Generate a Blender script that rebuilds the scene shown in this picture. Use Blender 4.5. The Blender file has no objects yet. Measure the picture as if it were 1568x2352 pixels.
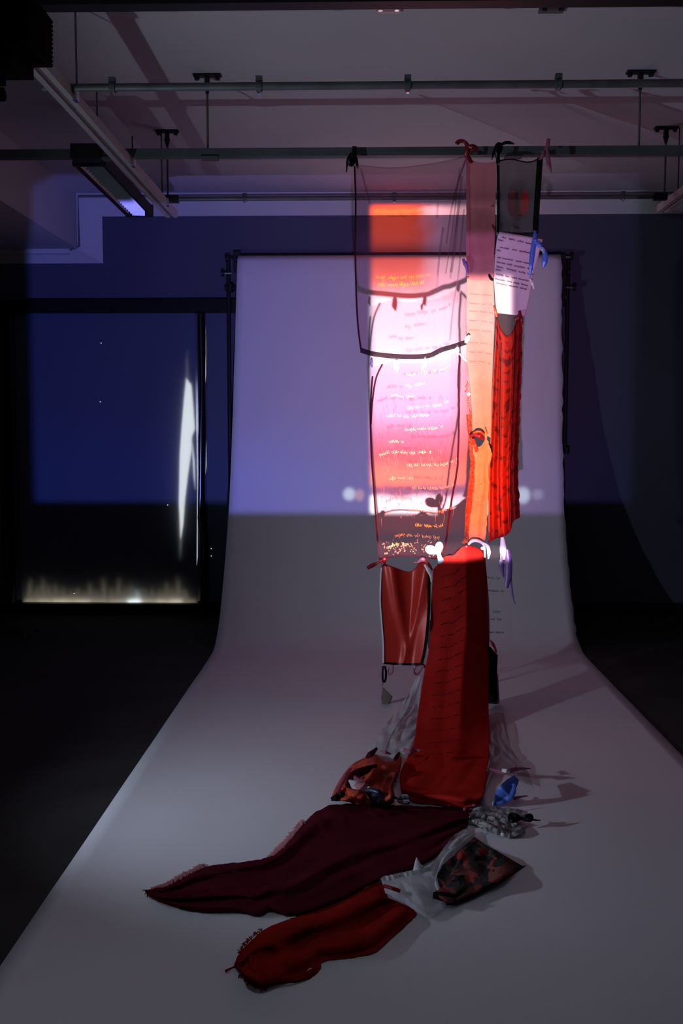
import bpy, math, random
from mathutils import Vector, noise
random.seed(7)
scn = bpy.context.scene
COL = scn.collection

# ------------------------------------------------------------------ camera
F = 2300.0
CAM = Vector((0, 0, 1.65))
HC = 3.716                                    # ceiling height
YF = 5.95                                     # depth of the hanging fabric
phi = math.atan(188 / F)                      # pitched down
th = math.atan(52 * math.cos(phi) / F)        # turned slightly left
FWD = Vector((-math.sin(th) * math.cos(phi), math.cos(th) * math.cos(phi), -math.sin(phi)))
RGT = Vector((math.cos(th), math.sin(th), 0))
UPV = RGT.cross(FWD)
cd = bpy.data.cameras.new('camera')
cam = bpy.data.objects.new('camera', cd)
COL.objects.link(cam)
cam.location = CAM
cam.rotation_mode = 'QUATERNION'
from mathutils import Matrix
cam.rotation_quaternion = Matrix((RGT, UPV, -FWD)).transposed().to_quaternion()
cd.sensor_fit = 'VERTICAL'
cd.sensor_height = 36
cd.sensor_width = 24
cd.lens = F / 2352 * 36
cd.clip_start = 0.05
scn.camera = cam

# ------------------------------------------------------------------ world, lights, exposure
vs = scn.view_settings
vs.view_transform = 'Standard'
vs.look = 'None'
vs.exposure = 0
vs.gamma = 1
vs.use_curve_mapping = False
w = bpy.data.worlds.new('world')
scn.world = w
w.use_nodes = True
w.node_tree.nodes['Background'].inputs[0].default_value = (0.62, 0.60, 0.72, 1)
w.node_tree.nodes['Background'].inputs[1].default_value = 0.018
scn.cycles.transparent_max_bounces = 24
scn.cycles.max_bounces = 8
scn.cycles.sample_clamp_indirect = 12.0


class NT:
    """tiny node helper"""
    def __init__(s, tree):
        s.t = tree
    def n(s, kind, **kw):
        x = s.t.nodes.new(kind)
        for k, v in kw.items():
            setattr(x, k, v)
        return x
    def put(s, sock, v):
        if hasattr(v, 'is_output'):
            s.t.links.new(v, sock)
        else:
            sock.default_value = v
    def m(s, op, a, b=0.0, c=0.0, clamp=False):
        x = s.n('ShaderNodeMath', operation=op)
        x.use_clamp = clamp
        s.put(x.inputs[0], a)
        s.put(x.inputs[1], b)
        s.put(x.inputs[2], c)
        return x.outputs[0]
    def ss(s, v, a, b):
        x = s.n('ShaderNodeMapRange', interpolation_type='SMOOTHSTEP')
        s.put(x.inputs[0], v)
        x.inputs[1].default_value = a
        x.inputs[2].default_value = b
        x.inputs[3].default_value = 0
        x.inputs[4].default_value = 1
        return x.outputs[0]
    def ramp(s, v, pts, lo=0.0, hi=1.0, interp='LINEAR'):
        x = s.n('ShaderNodeValToRGB')
        mr = s.n('ShaderNodeMapRange')
        s.put(mr.inputs[0], v)
        mr.inputs[1].default_value = lo
        mr.inputs[2].default_value = hi
        s.t.links.new(mr.outputs[0], x.inputs[0])
        cr = x.color_ramp
        cr.interpolation = interp
        pts = [((p - lo) / (hi - lo), c) for p, c in pts]
        cr.elements[0].position = pts[0][0]
        cr.elements[0].color = (*pts[0][1], 1)
        cr.elements[1].position = pts[-1][0]
        cr.elements[1].color = (*pts[-1][1], 1)
        for p, c in pts[1:-1]:
            e = cr.elements.new(p)
            e.color = (*c, 1)
        return x.outputs[0]
    def mix(s, f, a, b, blend='MIX'):
        x = s.n('ShaderNodeMix', data_type='RGBA', blend_type=blend)
        s.put(x.inputs[0], f)
        for k, v in ((6, a), (7, b)):
            if not hasattr(v, 'is_output') and len(v) == 3:
                v = (*v, 1)
            s.put(x.inputs[k], v)
        return x.outputs[2]
    def sep(s, v):
        x = s.n('ShaderNodeSeparateXYZ')
        s.put(x.inputs[0], v)
        return x.outputs
    def noise(s, vec, scale, detail=2.0, rough=0.5):
        x = s.n('ShaderNodeTexNoise')
        if vec is not None:
            s.put(x.inputs['Vector'], vec)
        x.inputs['Scale'].default_value = scale
        x.inputs['Detail'].default_value = detail
        x.inputs['Roughness'].default_value = rough
        return x.outputs[0]
    def comb(s, x_, y_, z_=0.0):
        x = s.n('ShaderNodeCombineXYZ')
        s.put(x.inputs[0], x_)
        s.put(x.inputs[1], y_)
        s.put(x.inputs[2], z_)
        return x.outputs[0]


PROJ = Vector((0.05, 0.6, 0.68))

def make_projector():
    """the video projector on its low table below the camera: a spot whose beam carries the picture"""
    ld = bpy.data.lights.new('video_projector', 'SPOT')
    ld.energy = 10000.0
    ld.spot_size = math.radians(70)
    ld.spot_blend = 0.0
    ld.shadow_soft_size = 0.018
    ld.use_nodes = True
    t = ld.node_tree
    t.nodes.clear()
    N = NT(t)
    geo = N.n('ShaderNodeNewGeometry')
    x, y, z = N.sep(geo.outputs['Incoming'])
    u = N.m('DIVIDE', x, y)
    v = N.m('DIVIDE', z, y)
    uv = N.comb(u, v)
    # the wide soft purple surround of the picture
    wide = N.m('MULTIPLY', N.m('MULTIPLY', N.ss(u, -.368, -.355), N.ss(u, .286, .272)),
               N.m('MULTIPLY', N.ss(v, .034, .044), N.ss(v, .401, .390)))
    wcol = N.ramp(u, [(-.37, (.075, .085, .40)), (-.18, (.100, .090, .36)), (-.06, (.135, .092, .31)), (.02, (.165, .092, .27)),
                      (.17, (.160, .075, .175)), (.21, (.105, .055, .13)), (.29, (.045, .040, .10))], -.37, .29)
    wcol = N.mix(N.ss(v, .16, .06), wcol, N.mix(1.0, wcol, (.9, 1.15, 1.3), 'MULTIPLY'))
    # soft pale lights of the street low in the surround
    def blob(cu, cv, ru, rv):
        a = N.m('DIVIDE', N.m('SUBTRACT', u, cu), ru)
        b = N.m('DIVIDE', N.m('SUBTRACT', v, cv), rv)
        return N.ss(N.m('ADD', N.m('MULTIPLY', a, a), N.m('MULTIPLY', b, b)), 1.0, 0.1)
    wcol = N.mix(N.m('MULTIPLY', blob(-.0225, .0585, .0085, .0085), .85), wcol, (.75, .85, 1.0))
    wcol = N.mix(N.m('MULTIPLY', blob(-.0115, .0575, .007, .008), .6), wcol, (.75, .40, .45))
    wcol = N.mix(N.m('MULTIPLY', blob(.164, .0575, .010, .011), .8), wcol, (.70, .80, .95))
    wcol = N.mix(N.m('MULTIPLY', blob(.180, .0585, .008, .007), .35), wcol, (.50, .55, .75))
    # the bright upright sunset picture
    wob = N.m('MULTIPLY', N.m('SUBTRACT', N.noise(uv, 40, 3), .5), .012)
    vv = N.m('ADD', v, wob)
    left = N.ramp(vv, [(.038, (.7, .60, .56)), (.046, (.90, .85, .85)), (.054, (.85, .74, .68)), (.059, (.16, .08, .14)), (.064, (.17, .07, .12)), (.070, (.62, .17, .09)),
                       (.080, (.75, .19, .10)), (.098, (.72, .085, .09)), (.119, (.76, .17, .26)), (.142, (.70, .41, .58)), (.187, (.78, .57, .72)),
                       (.205, (.92, .84, .92)), (.229, (.75, .76, .76)), (.255, (.85, .72, .72)), (.266, (.80, .40, .38)), (.277, (.75, .15, .08)),
                       (.292, (.68, .10, .045)), (.305, (.72, .095, .03)), (.355, (.80, .09, .015))], .038, .355)
    right = N.ramp(vv, [(.038, (.62, .56, .56)), (.048, (.55, .44, .40)), (.055, (.11, .08, .17)), (.064, (.14, .07, .11)), (.072, (.36, .10, .06)), (.085, (.48, .11, .045)), (.13, (.55, .135, .05)),
                        (.165, (.42, .16, .075)), (.19, (.36, .19, .11)), (.225, (.36, .215, .155)), (.26, (.38, .265, .23)), (.30, (.46, .36, .37)), (.355, (.44, .34, .34))], .038, .355)
    left = N.mix(N.m('MULTIPLY', N.m('MULTIPLY', N.ss(v, .245, .265), N.ss(N.m('ADD', u, N.m('MULTIPLY', wob, 2.0)), .045, .078)), .85), left, (.66, .47, .50))
    pic = N.mix(N.ss(N.m('ADD', u, N.m('MULTIPLY', wob, 1.0)), .078, .118), left, right)
    # glitter of drops along the roof line
    st = N.comb(N.m('MULTIPLY', u, 260.0), N.m('MULTIPLY', v, 130.0))
    gl = N.ss(N.noise(st, 1.0, 2), .56, .68)
    glm = N.m('MULTIPLY', N.m('MULTIPLY', N.ss(v, .255, .265), N.ss(v, .286, .276)), N.ss(u, .10, .06))
    pic = N.mix(N.m('MULTIPLY', N.m('MULTIPLY', gl, glm), .8), pic, (1.0, .42, .06))
    tall = N.m('MULTIPLY', N.m('MULTIPLY', N.ss(u, -.003, .006), N.ss(u, .1555, .1455)),
               N.m('MULTIPLY', N.ss(v, .036, .042), N.ss(v, .354, .345)))
    em1 = N.n('ShaderNodeEmission')
    t.links.new(wcol, em1.inputs[0])
    N.put(em1.inputs[1], N.m('MULTIPLY', N.m('MULTIPLY', wide, N.m('SUBTRACT', 1.0, tall)), .265))
    em2 = N.n('ShaderNodeEmission')
    t.links.new(pic, em2.inputs[0])
    sunny = N.m('MULTIPLY', N.ss(v, .298, .318), N.ss(u, .10, .03))
    N.put(em2.inputs[1], N.m('MULTIPLY', N.m('MULTIPLY', tall, N.m('MULTIPLY_ADD', sunny, 2.8, 1.0)), 1.02))
    add = N.n('ShaderNodeAddShader')
    t.links.new(em1.outputs[0], add.inputs[0])
    t.links.new(em2.outputs[0], add.inputs[1])
    out = N.n('ShaderNodeOutputLight')
    t.links.new(add.outputs[0], out.inputs[0])
    o = bpy.data.objects.new('video_projector', ld)
    COL.objects.link(o)
    o.location = PROJ
    o.rotation_mode = 'QUATERNION'
    o.rotation_quaternion = Vector((-.04, 1, .21)).to_track_quat('-Z', 'Y')

make_projector()


def spot(name, loc, aim, energy, color, size, blend, radius):
    ld = bpy.data.lights.new(name, 'SPOT')
    ld.energy = energy
    ld.color = color
    ld.spot_size = math.radians(size)
    ld.spot_blend = blend
    ld.shadow_soft_size = radius
    o = bpy.data.objects.new(name, ld)
    COL.objects.link(o)
    o.location = loc
    o.rotation_mode = 'QUATERNION'
    o.rotation_quaternion = (Vector(aim) - Vector(loc)).to_track_quat('-Z', 'Y')
    return o

# low work lamp standing off to the left of the paper, thrown upwards across the room
spot('work_lamp', (-2.3, 3.3, 0.85), (1.2, 5.35, 1.95), 172, (.76, .90, 1.08), 115, 1.0, 0.03)
# dim unseen fill lamp, added near the camera to lift the general light
ld = bpy.data.lights.new('fill_lamp', 'POINT')
ld.energy = 7
ld.color = (.80, .88, 1.0)
ld.shadow_soft_size = 0.5
o = bpy.data.objects.new('fill_lamp', ld)
COL.objects.link(o)
o.location = (-0.6, 0.6, 3.2)


# weak fill spot, added out of view to brighten the near paper
spot('floor_fill', (-0.6, 1.9, 3.6), (-0.6, 2.2, 0), 34, (.80, .90, 1.0), 80, 1.0, 0.06)

# ------------------------------------------------------------------ helpers: pixels to points
def ray(px, py):
    return (FWD + RGT * ((px - 784) / F) + UPV * ((1176 - py) / F))

def at(px, py, Y):
    d = ray(px, py)
    return CAM + d * (Y / d.y)

def atz(px, py, z):
    d = ray(px, py)
    return CAM + d * ((z - CAM.z) / d.z)

def drape(px, py, Yh, h, k=7.0):
    """hangs at depth Yh and then runs out over the floor at height h"""
    d = ray(px, py)
    a = Yh
    b = (h - CAM.z) / d.z * d.y if d.z < -1e-4 else 1e3
    if Yh is None:
        y = b
    else:
        mn = min(a, b)
        y = mn - math.log(math.exp(-k * (a - mn)) + math.exp(-k * (b - mn))) / k
    return CAM + d * (y / d.y)

def nz(*a):
    return noise.noise(Vector(a if len(a) == 3 else (*a, 0)))

# ------------------------------------------------------------------ helpers: meshes
class MB:
    def __init__(s):
        s.v, s.f, s.uv = [], [], []
    def quadgrid(s, pts, uvs=None, closed=False):
        b = len(s.v)
        nr, nc = len(pts), len(pts[0])
        for row in pts:
            s.v += [Vector(p) for p in row]
        for i in range(nr - 1):
            for j in range(nc - (0 if closed else 1)):
                j2 = (j + 1) % nc
                s.f.append((b + i * nc + j, b + (i + 1) * nc + j, b + (i + 1) * nc + j2, b + i * nc + j2))
                q = ((i, j), (i + 1, j), (i + 1, j2), (i, j2))
                s.uv.append([uvs[a][c] if uvs else (c / max(nc - 1, 1), a / max(nr - 1, 1)) for a, c in q])
    def face(s, pts):
        b = len(s.v)
        s.v += [Vector(p) for p in pts]
        s.f.append(tuple(range(b, b + len(pts))))
        s.uv.append([(0, 0)] * len(pts))
    def box(s, c, d, ax=None):
        c = Vector(c)
        X, Y, Z = ax or (Vector((1, 0, 0)), Vector((0, 1, 0)), Vector((0, 0, 1)))
        b = len(s.v)
        for sz in (-.5, .5):
            for sx, sy in ((-.5, -.5), (.5, -.5), (.5, .5), (-.5, .5)):
                s.v.append(c + X * d[0] * sx + Y * d[1] * sy + Z * d[2] * sz)
        for f in ((0, 3, 2, 1), (4, 5, 6, 7), (0, 1, 5, 4), (1, 2, 6, 5), (2, 3, 7, 6), (3, 0, 4, 7)):
            s.f.append(tuple(b + i for i in f))
            s.uv.append([(0, 0), (1, 0), (1, 1), (0, 1)])
    def box2(s, lo, hi):
        lo, hi = Vector(lo), Vector(hi)
        s.box((lo + hi) / 2, hi - lo)
    def tube(s, pts, r, n=10, caps=True):
        pts = [Vector(p) for p in pts]
        rows = []
        for i, p in enumerate(pts):
            t = (pts[min(i + 1, len(pts) - 1)] - pts[max(i - 1, 0)]).normalized()
            a = t.cross(Vector((0, 0, 1)))
            if a.length < 1e-3:
                a = Vector((1, 0, 0))
            a.normalize()
            b = t.cross(a)
            rr = r[i] if isinstance(r, (list, tuple)) else r
            rows.append([p + (a * math.cos(2 * math.pi * k / n) + b * math.sin(2 * math.pi * k / n)) * rr for k in range(n)])
        s.quadgrid(rows, closed=True)
        if caps:
            s.face(rows[0][::-1])
            s.face(rows[-1])
    def ribbon(s, pts, wd, twist=0.0, thick=0.0012):
        """flat band along pts that faces the camera, turned by twist about its run"""
        pts = [Vector(p) for p in pts]
        n = len(pts)
        rows = []
        for i, p in enumerate(pts):
            t = (pts[min(i + 1, n - 1)] - pts[max(i - 1, 0)]).normalized()
            view = (p - CAM).normalized()
            side = t.cross(view)
            if side.length < 1e-3:
                side = Vector((1, 0, 0))
            side.normalize()
            nn = side.cross(t).normalized()
            tw = twist[i] if isinstance(twist, (list, tuple)) else twist
            sd = side * math.cos(tw) + nn * math.sin(tw)
            nr = sd.cross(t).normalized() * thick * .5
            wv = (wd[i] if isinstance(wd, (list, tuple)) else wd) * .5
            rows.append([p - sd * wv + nr, p + nr * 1.6, p + sd * wv + nr, p + sd * wv - nr, p - nr * .4, p - sd * wv - nr])
        s.quadgrid(rows, closed=True)
        s.face(rows[0][::-1])
        s.face(rows[-1])
    def build(s, name, mat, parent=None, smooth=False, solid=0.0, loc=None, mats=None):
        me = bpy.data.meshes.new(name)
        if parent is not None:
            org = parent_origin(parent)
        elif loc is not None:
            org = Vector(loc)
        else:
            lo = [min(p[i] for p in s.v) for i in range(3)]
            hi = [max(p[i] for p in s.v) for i in range(3)]
            org = Vector(((lo[0] + hi[0]) / 2, (lo[1] + hi[1]) / 2, lo[2]))
        me.from_pydata([tuple(p - org) for p in s.v], [], s.f)
        ul = me.uv_layers.new(name='UVMap')
        k = 0
        for q in s.uv:
            for c in q:
                ul.data[k].uv = c
                k += 1
        if smooth:
            for p in me.polygons:
                p.use_smooth = True
        me.materials.append(mat)
        o = bpy.data.objects.new(name, me)
        COL.objects.link(o)
        if parent is not None:
            o.parent = parent
        else:
            o.location = org
        if solid:
            md = o.modifiers.new('thickness', 'SOLIDIFY')
            md.thickness = solid
            md.offset = 0
        return o

def parent_origin(o):
    p = Vector((0, 0, 0))
    while o is not None:
        p += o.location
        o = o.parent
    return p

def thing(name, label, cat, loc, group=None):
    o = bpy.data.objects.new(name, None)
    COL.objects.link(o)
    o.location = loc
    o.empty_display_size = .1
    return tag(o, label, cat, group)

def tag(o, label, cat, group=None):
    o['label'] = label
    o['category'] = cat
    if group:
        o['group'] = group
    return o

def struct(o, label=None):
    o['kind'] = 'structure'
    if label:
        o['label'] = label
    return o

def chaikin(p, n):
    for _ in range(n):
        if len(p) < 3:
            return p
        q = [p[0]]
        for a, b in zip(p, p[1:]):
            q.append((a[0] * .75 + b[0] * .25, a[1] * .75 + b[1] * .25))
            q.append((a[0] * .25 + b[0] * .75, a[1] * .25 + b[1] * .75))
        q.append(p[-1])
        p = q
    return p

def resample(p, n):
    L = [0]
    for a, b in zip(p, p[1:]):
        L.append(L[-1] + math.dist(a, b))
    out, k = [], 0
    for i in range(n):
        s = L[-1] * i / (n - 1)
        while k < len(p) - 2 and L[k + 1] < s:
            k += 1
        d = L[k + 1] - L[k]
        t = (s - L[k]) / d if d > 1e-9 else 0
        out.append((p[k][0] + (p[k + 1][0] - p[k][0]) * t, p[k][1] + (p[k + 1][1] - p[k][1]) * t))
    return out

class Panel:
    """piece of cloth spanned between four outline runs (top, bottom, left, right); fn(px, py, u, v) places each point"""
    def __init__(s, top, bot, left, right, nu, nv, fn, smooth=2, fray=0.0, frays='tblr'):
        top, bot = chaikin(top, smooth), chaikin(bot, smooth)
        left = chaikin([top[0]] + left + [bot[0]], smooth)
        right = chaikin([top[-1]] + right + [bot[-1]], smooth)
        T, B, L, R = resample(top, nu), resample(bot, nu), resample(left, nv), resample(right, nv)
        if fray:
            for key, run, ax in (('t', T, 1), ('b', B, 1), ('l', L, 0), ('r', R, 0)):
                if key in frays:
                    for i in range(1, len(run) - 1):
                        q = list(run[i])
                        q[ax] += random.uniform(-1, 1) * fray + nz(i * .35, ax * 9.1 + len(run)) * fray * 2
                        run[i] = tuple(q)
        s.nu, s.nv = nu, nv
        s.px = []
        s.P = []
        for j in range(nv):
            v = j / (nv - 1)
            row, prow = [], []
            for i in range(nu):
                u = i / (nu - 1)
                c = []
                for k in (0, 1):
                    c.append((1 - v) * T[i][k] + v * B[i][k] + (1 - u) * L[j][k] + u * R[j][k]
                             - ((1 - u) * (1 - v) * T[0][k] + u * (1 - v) * T[-1][k] + (1 - u) * v * B[0][k] + u * v * B[-1][k]))
                prow.append(c)
                row.append(fn(c[0], c[1], u, v))
            s.px.append(prow)
            s.P.append(row)
    def S(s, u, v, off=0.003):
        x = min(max(u, 0), 1) * (s.nu - 1)
        y = min(max(v, 0), 1) * (s.nv - 1)
        i, j = min(int(x), s.nu - 2), min(int(y), s.nv - 2)
        a, b = x - i, y - j
        p = (s.P[j][i] * (1 - a) + s.P[j][i + 1] * a) * (1 - b) + (s.P[j + 1][i] * (1 - a) + s.P[j + 1][i + 1] * a) * b
        return p + (CAM - p).normalized() * off
    def build(s, name, mat, parent=None, solid=0.0):
        m = MB()
        uvs = [[(i / (s.nu - 1), 1 - j / (s.nv - 1)) for i in range(s.nu)] for j in range(s.nv)]
        m.quadgrid(s.P, uvs)
        return m.build(name, mat, parent, smooth=True, solid=solid)
    def strip(s, path, wd, name, mat, parent, twist=0.0, off=0.004):
        """band sewn on along a run of (u, v)"""
        m = MB()
        n = 40
        pts = resample(chaikin(path, 2), n)
        m.ribbon([s.S(u, v, off) for u, v in pts], wd, twist)
        return m.build(name, mat, parent, smooth=False)
    def writing(s, lines, name, mat, parent, size=0.010, width=0.0016, off=0.004, dens=1.0):
        """cursive pen lines; every line is ((u0, v0), (u1, v1))"""
        m = MB()
        rows = len(lines)
        for (u0, v0), (u1, v1) in lines:
            a, b = s.S(u0, v0), s.S(u1, v1)
            L = (b - a).length
            dirx = (b - a).normalized()
            up = Vector((0, 0, 1))
            x = 0.0
            while x < L - .006:
                wl = min(random.uniform(.020, .065), L - x)
                n = max(6, int(wl / size * 7 * dens))
                pts = []
                f = random.uniform(.9, 1.2)
                for k in range(n):
                    xx = x + wl * k / (n - 1)
                    t = xx / L
                    hgt = (math.sin(k * 2.1 * f) * .5 + random.uniform(-.25, .25)) * size * (1.7 if random.random() < .12 else 1)
                    p = s.S(u0 + (u1 - u0) * t, v0 + (v1 - v0) * t, off) + up * hgt + dirx * math.cos(k * 2.1 * f) * size * .25
                    pts.append(p)
                m.ribbon(pts, width, 0, .0006)
                x += wl + random.uniform(.008, .018)
        o = m.build(name, mat, parent)
        o['kind'] = 'stuff'
        return o

# ------------------------------------------------------------------ helpers: materials
def newmat(name):
    m = bpy.data.materials.new(name)
    m.use_nodes = True
    t = m.node_tree
    t.nodes.clear()
    N = NT(t)
    out = N.n('ShaderNodeOutputMaterial')
    return m, N, out

def pbr(name, col, rough=.7, metal=0.0, spec=.3, var=0.0, vscale=8.0, bump=0.0, bscale=200.0, sheen=0.0, col2=None, coat=0.0):
    m, N, out = newmat(name)
    p = N.n('ShaderNodeBsdfPrincipled')
    tc = N.n('ShaderNodeTexCoord')
    if var or col2:
        f = N.ss(N.noise(tc.outputs['Object'], vscale, 4), .32, .68)
        c2 = col2 or tuple(min(1, c * (1 - var)) for c in col)
        N.put(p.inputs['Base Color'], N.mix(f, col, c2))
    else:
        p.inputs['Base Color'].default_value = (*col, 1)
    p.inputs['Roughness'].default_value = rough
    p.inputs['Metallic'].default_value = metal
    p.inputs['Specular IOR Level'].default_value = spec
    p.inputs['Sheen Weight'].default_value = sheen
    p.inputs['Coat Weight'].default_value = coat
    if bump:
        bm = N.n('ShaderNodeBump')
        bm.inputs['Strength'].default_value = bump
        bm.inputs['Distance'].default_value = .002
        N.put(bm.inputs['Height'], N.noise(tc.outputs['Object'], bscale, 3))
        N.t.links.new(bm.outputs[0], p.inputs['Normal'])
    N.t.links.new(p.outputs[0], out.inputs[0])
    return m

def cloth(name, col, alpha=1.0, trans=.3, gloss=0.0, rough=.35, col2=None, vscale=30.0, weave=400.0, bump=.25, tint=None, print_fn=None):
    """woven cloth: scatters back, lets some light through, and (alpha < 1) is open between its threads"""
    m, N, out = newmat(name)
    tc = N.n('ShaderNodeTexCoord')
    c = (*col, 1)
    if col2:
        c = N.mix(N.ss(N.noise(tc.outputs['Object'], vscale, 3), .35, .65), col, col2)
    if print_fn:
        c = print_fn(N, tc, c)
    bm = N.n('ShaderNodeBump')
    bm.inputs['Strength'].default_value = bump
    bm.inputs['Distance'].default_value = .0015
    N.put(bm.inputs['Height'], N.noise(tc.outputs['Object'], weave, 2))
    d = N.n('ShaderNodeBsdfDiffuse')
    N.put(d.inputs[0], c)
    N.t.links.new(bm.outputs[0], d.inputs['Normal'])
    tr = N.n('ShaderNodeBsdfTranslucent')
    N.put(tr.inputs[0], c)
    mx = N.n('ShaderNodeMixShader')
    mx.inputs[0].default_value = trans
    N.t.links.new(d.outputs[0], mx.inputs[1])
    N.t.links.new(tr.outputs[0], mx.inputs[2])
    sh = mx.outputs[0]
    if gloss:
        g = N.n('ShaderNodeBsdfGlossy')
        g.inputs['Roughness'].default_value = rough
        N.put(g.inputs[0], N.mix(.3, c, (.9, .9, .9, 1)))
        mg = N.n('ShaderNodeMixShader')
        mg.inputs[0].default_value = gloss
        N.t.links.new(sh, mg.inputs[1])
        N.t.links.new(g.outputs[0], mg.inputs[2])
        sh = mg.outputs[0]
    if alpha < 1:
        tp = N.n('ShaderNodeBsdfTransparent')
        tp.inputs[0].default_value = (*(tint or (1, 1, 1)), 1)
        lw = N.n('ShaderNodeLayerWeight')
        lw.inputs[0].default_value = .45
        a = N.m('MULTIPLY_ADD', N.m('POWER', lw.outputs['Facing'], 2.0), .45 * (1 - alpha), alpha, clamp=True)
        ma = N.n('ShaderNodeMixShader')
        N.put(ma.inputs[0], a)
        N.t.links.new(tp.outputs[0], ma.inputs[1])
        N.t.links.new(sh, ma.inputs[2])
        sh = ma.outputs[0]
    N.t.links.new(sh, out.inputs[0])
    return m

def emit(name, col, strength):
    m, N, out = newmat(name)
    e = N.n('ShaderNodeEmission')
    e.inputs[0].default_value = (*col, 1)
    e.inputs[1].default_value = strength
    N.t.links.new(e.outputs[0], out.inputs[0])
    return m

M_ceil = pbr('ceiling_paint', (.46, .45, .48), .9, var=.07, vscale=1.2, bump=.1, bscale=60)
M_white = pbr('white_paint', (.50, .50, .50), .8, var=.05, vscale=2)
M_wall = pbr('dark_wall_paint', (.078, .080, .125), .85, spec=.15, var=.15, vscale=.8)
M_side = pbr('dull_wall_paint', (.25, .25, .26), .9)
M_floor = pbr('dark_floor', (.042, .042, .042), .75, spec=.12, var=.3, vscale=2.5)
M_paper = pbr('paper', (.68, .665, .73), .95, spec=.05, var=.04, vscale=1.5, bump=.05, bscale=300)
M_black = pbr('black_metal', (.010, .010, .011), .55, spec=.25)
M_bar = pbr('grey_steel', (.085, .095, .100), .6, spec=.2, var=.25, vscale=3)
M_conduit = pbr('galvanised_conduit', (.13, .135, .14), .5, metal=.3, var=.3, vscale=6)
M_alu = pbr('rail_aluminium', (.42, .40, .40), .5, metal=.2)
M_aludark = pbr('rail_groove', (.15, .12, .12), .7)
M_chrome = pbr('chrome', (.75, .75, .77), .25, metal=1.0)
M_film = pbr('blackout_film', (.030, .036, .075), .35, spec=.35)
M_frame = pbr('black_frame', (.004, .004, .005), .5, spec=.15)

# ------------------------------------------------------------------ the room
WY = 9.0
def slab(name, lo, hi, mat, label=None):
    m = MB()
    m.box2(lo, hi)
    return struct(m.build(name, mat), label)

slab('floor', (-5.0, -1.0, -.1), (5.0, WY, 0), M_floor)
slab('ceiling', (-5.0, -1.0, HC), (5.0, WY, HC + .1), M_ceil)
slab('wall_back', (-5.0, WY, 0), (5.0, WY + .12, HC), M_wall)
slab('wall_left', (-5.1, -1.0, 0), (-5.0, WY, HC), M_side)
slab('wall_right', (5.0, -1.0, 0), (5.1, WY, HC), M_side)
slab('baseboard_back', (-5.0, WY - .02, 0), (5.0, WY, .10), M_black)

# lowered ceiling strip along the left and the white mitred cove above the wall paint
xb = at(182, 460, WY).x
zb = at(182, 576, WY).z
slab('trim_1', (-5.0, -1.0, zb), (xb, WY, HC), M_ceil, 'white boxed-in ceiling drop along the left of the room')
m = MB()
zt, xr = at(500, 496, WY).z, at(235, 520, WY).x
zl = at(100, 605, WY).z
e0 = .02
def cove(a, b, c, d):
    m.face([a, b, c, d])
yi = WY - .10
A1, A2 = Vector((5.0, yi, HC - .001)), Vector((5.0, WY - .002, zt))
B1, B2 = Vector((xb + .001, yi, HC - .001)), Vector((xr, WY - .002, zt))
C1, C2 = Vector((xb + .001, yi, zb - .001)), Vector((xr, WY - .002, zl))
D1, D2 = Vector((-5.0, yi, zb - .001)), Vector((-5.0, WY - .002, zl))
for a, b, c, d in ((A1, A2, B2, B1), (B1, B2, C2, C1), (C1, C2, D2, D1)):
    m.face([a, b, c, d])
struct(m.build('trim_2', M_white, solid=.004), 'white mitred cove between ceiling and dark wall')
m = MB()
m.tube([A1 + Vector((0, -.012, -.03)), B1 + Vector((.02, -.012, -.03)), C1 + Vector((.02, -.012, .02)), C1 + Vector((-.06, -.012, -.01))], .011, 6)
struct(m.build('trim_3', M_aludark), 'thin dark bead running along the top of the cove')

# ------------------------------------------------------------------ the blacked-out window in the back wall
win = bpy.data.objects.new('window_1', None)
COL.objects.link(win)
win.location = at(250, 1390, WY - .05)
struct(win, 'tall black-framed window covered with dark film, daylight leaking in at its foot')
def wbar(name, x0, y0, x1, y1, dep=.11, mat=M_frame):
    a, b = at(x0, y0, WY - .06), at(x1, y1, WY - .06)
    mm = MB()
    mm.box2((min(a.x, b.x), WY - dep, min(a.z, b.z)), (max(a.x, b.x), WY - .001, max(a.z, b.z)))
    return mm.build(name, mat, win)
wbar('frame_bar', -60, 690, 720, 718)
wbar('frame_bar', 9, 716, 33, 1386)
wbar('frame_bar', 455, 716, 471, 1386)
wbar('frame_bar', -60, 1383, 720, 1411, .13)
m = MB()                                         # loose black tape bulging off the mullion
m.ribbon([at(463 + 5 * math.sin(i / 14 * 6.3) * .4 + (8 if i > 10 else 0), 720 + i * 47, WY - .125) for i in range(15)],
         [.055 + .012 * math.sin(i * 1.3) for i in range(15)], .25)
m.build('tape', pbr('gloss_tape', (.006, .006, .007), .18, spec=.6), win, smooth=True)
def film(px0, py0, px1, py1):
    a, b = at(px0, py0, WY - .05), at(px1, py1, WY - .05)
    rows = []
    for j in range(30):
        r = []
        for i in range(30):
            p = a.lerp(b, 0)
            p = Vector((a.x + (b.x - a.x) * i / 29, WY - .05 + .004 * nz(i * .25, j * .08, px0), a.z + (b.z - a.z) * j / 29))
            r.append(p)
        rows.append(r)
    mm = MB()
    mm.quadgrid(rows)
    return mm
mf, Nf, of = newmat('translucent_blackout_film')
pf = Nf.n('ShaderNodeBsdfPrincipled')
pf.inputs['Base Color'].default_value = (.075, .092, .155, 1)
pf.inputs['Roughness'].default_value = .45
pf.inputs['Specular IOR Level'].default_value = .15
tf = Nf.n('ShaderNodeBsdfTranslucent')
tf.inputs[0].default_value = (.40, .40, .38, 1)
mxf = Nf.n('ShaderNodeMixShader')
mxf.inputs[0].default_value = .12
Nf.t.links.new(pf.outputs[0], mxf.inputs[1])
Nf.t.links.new(tf.outputs[0], mxf.inputs[2])
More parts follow.
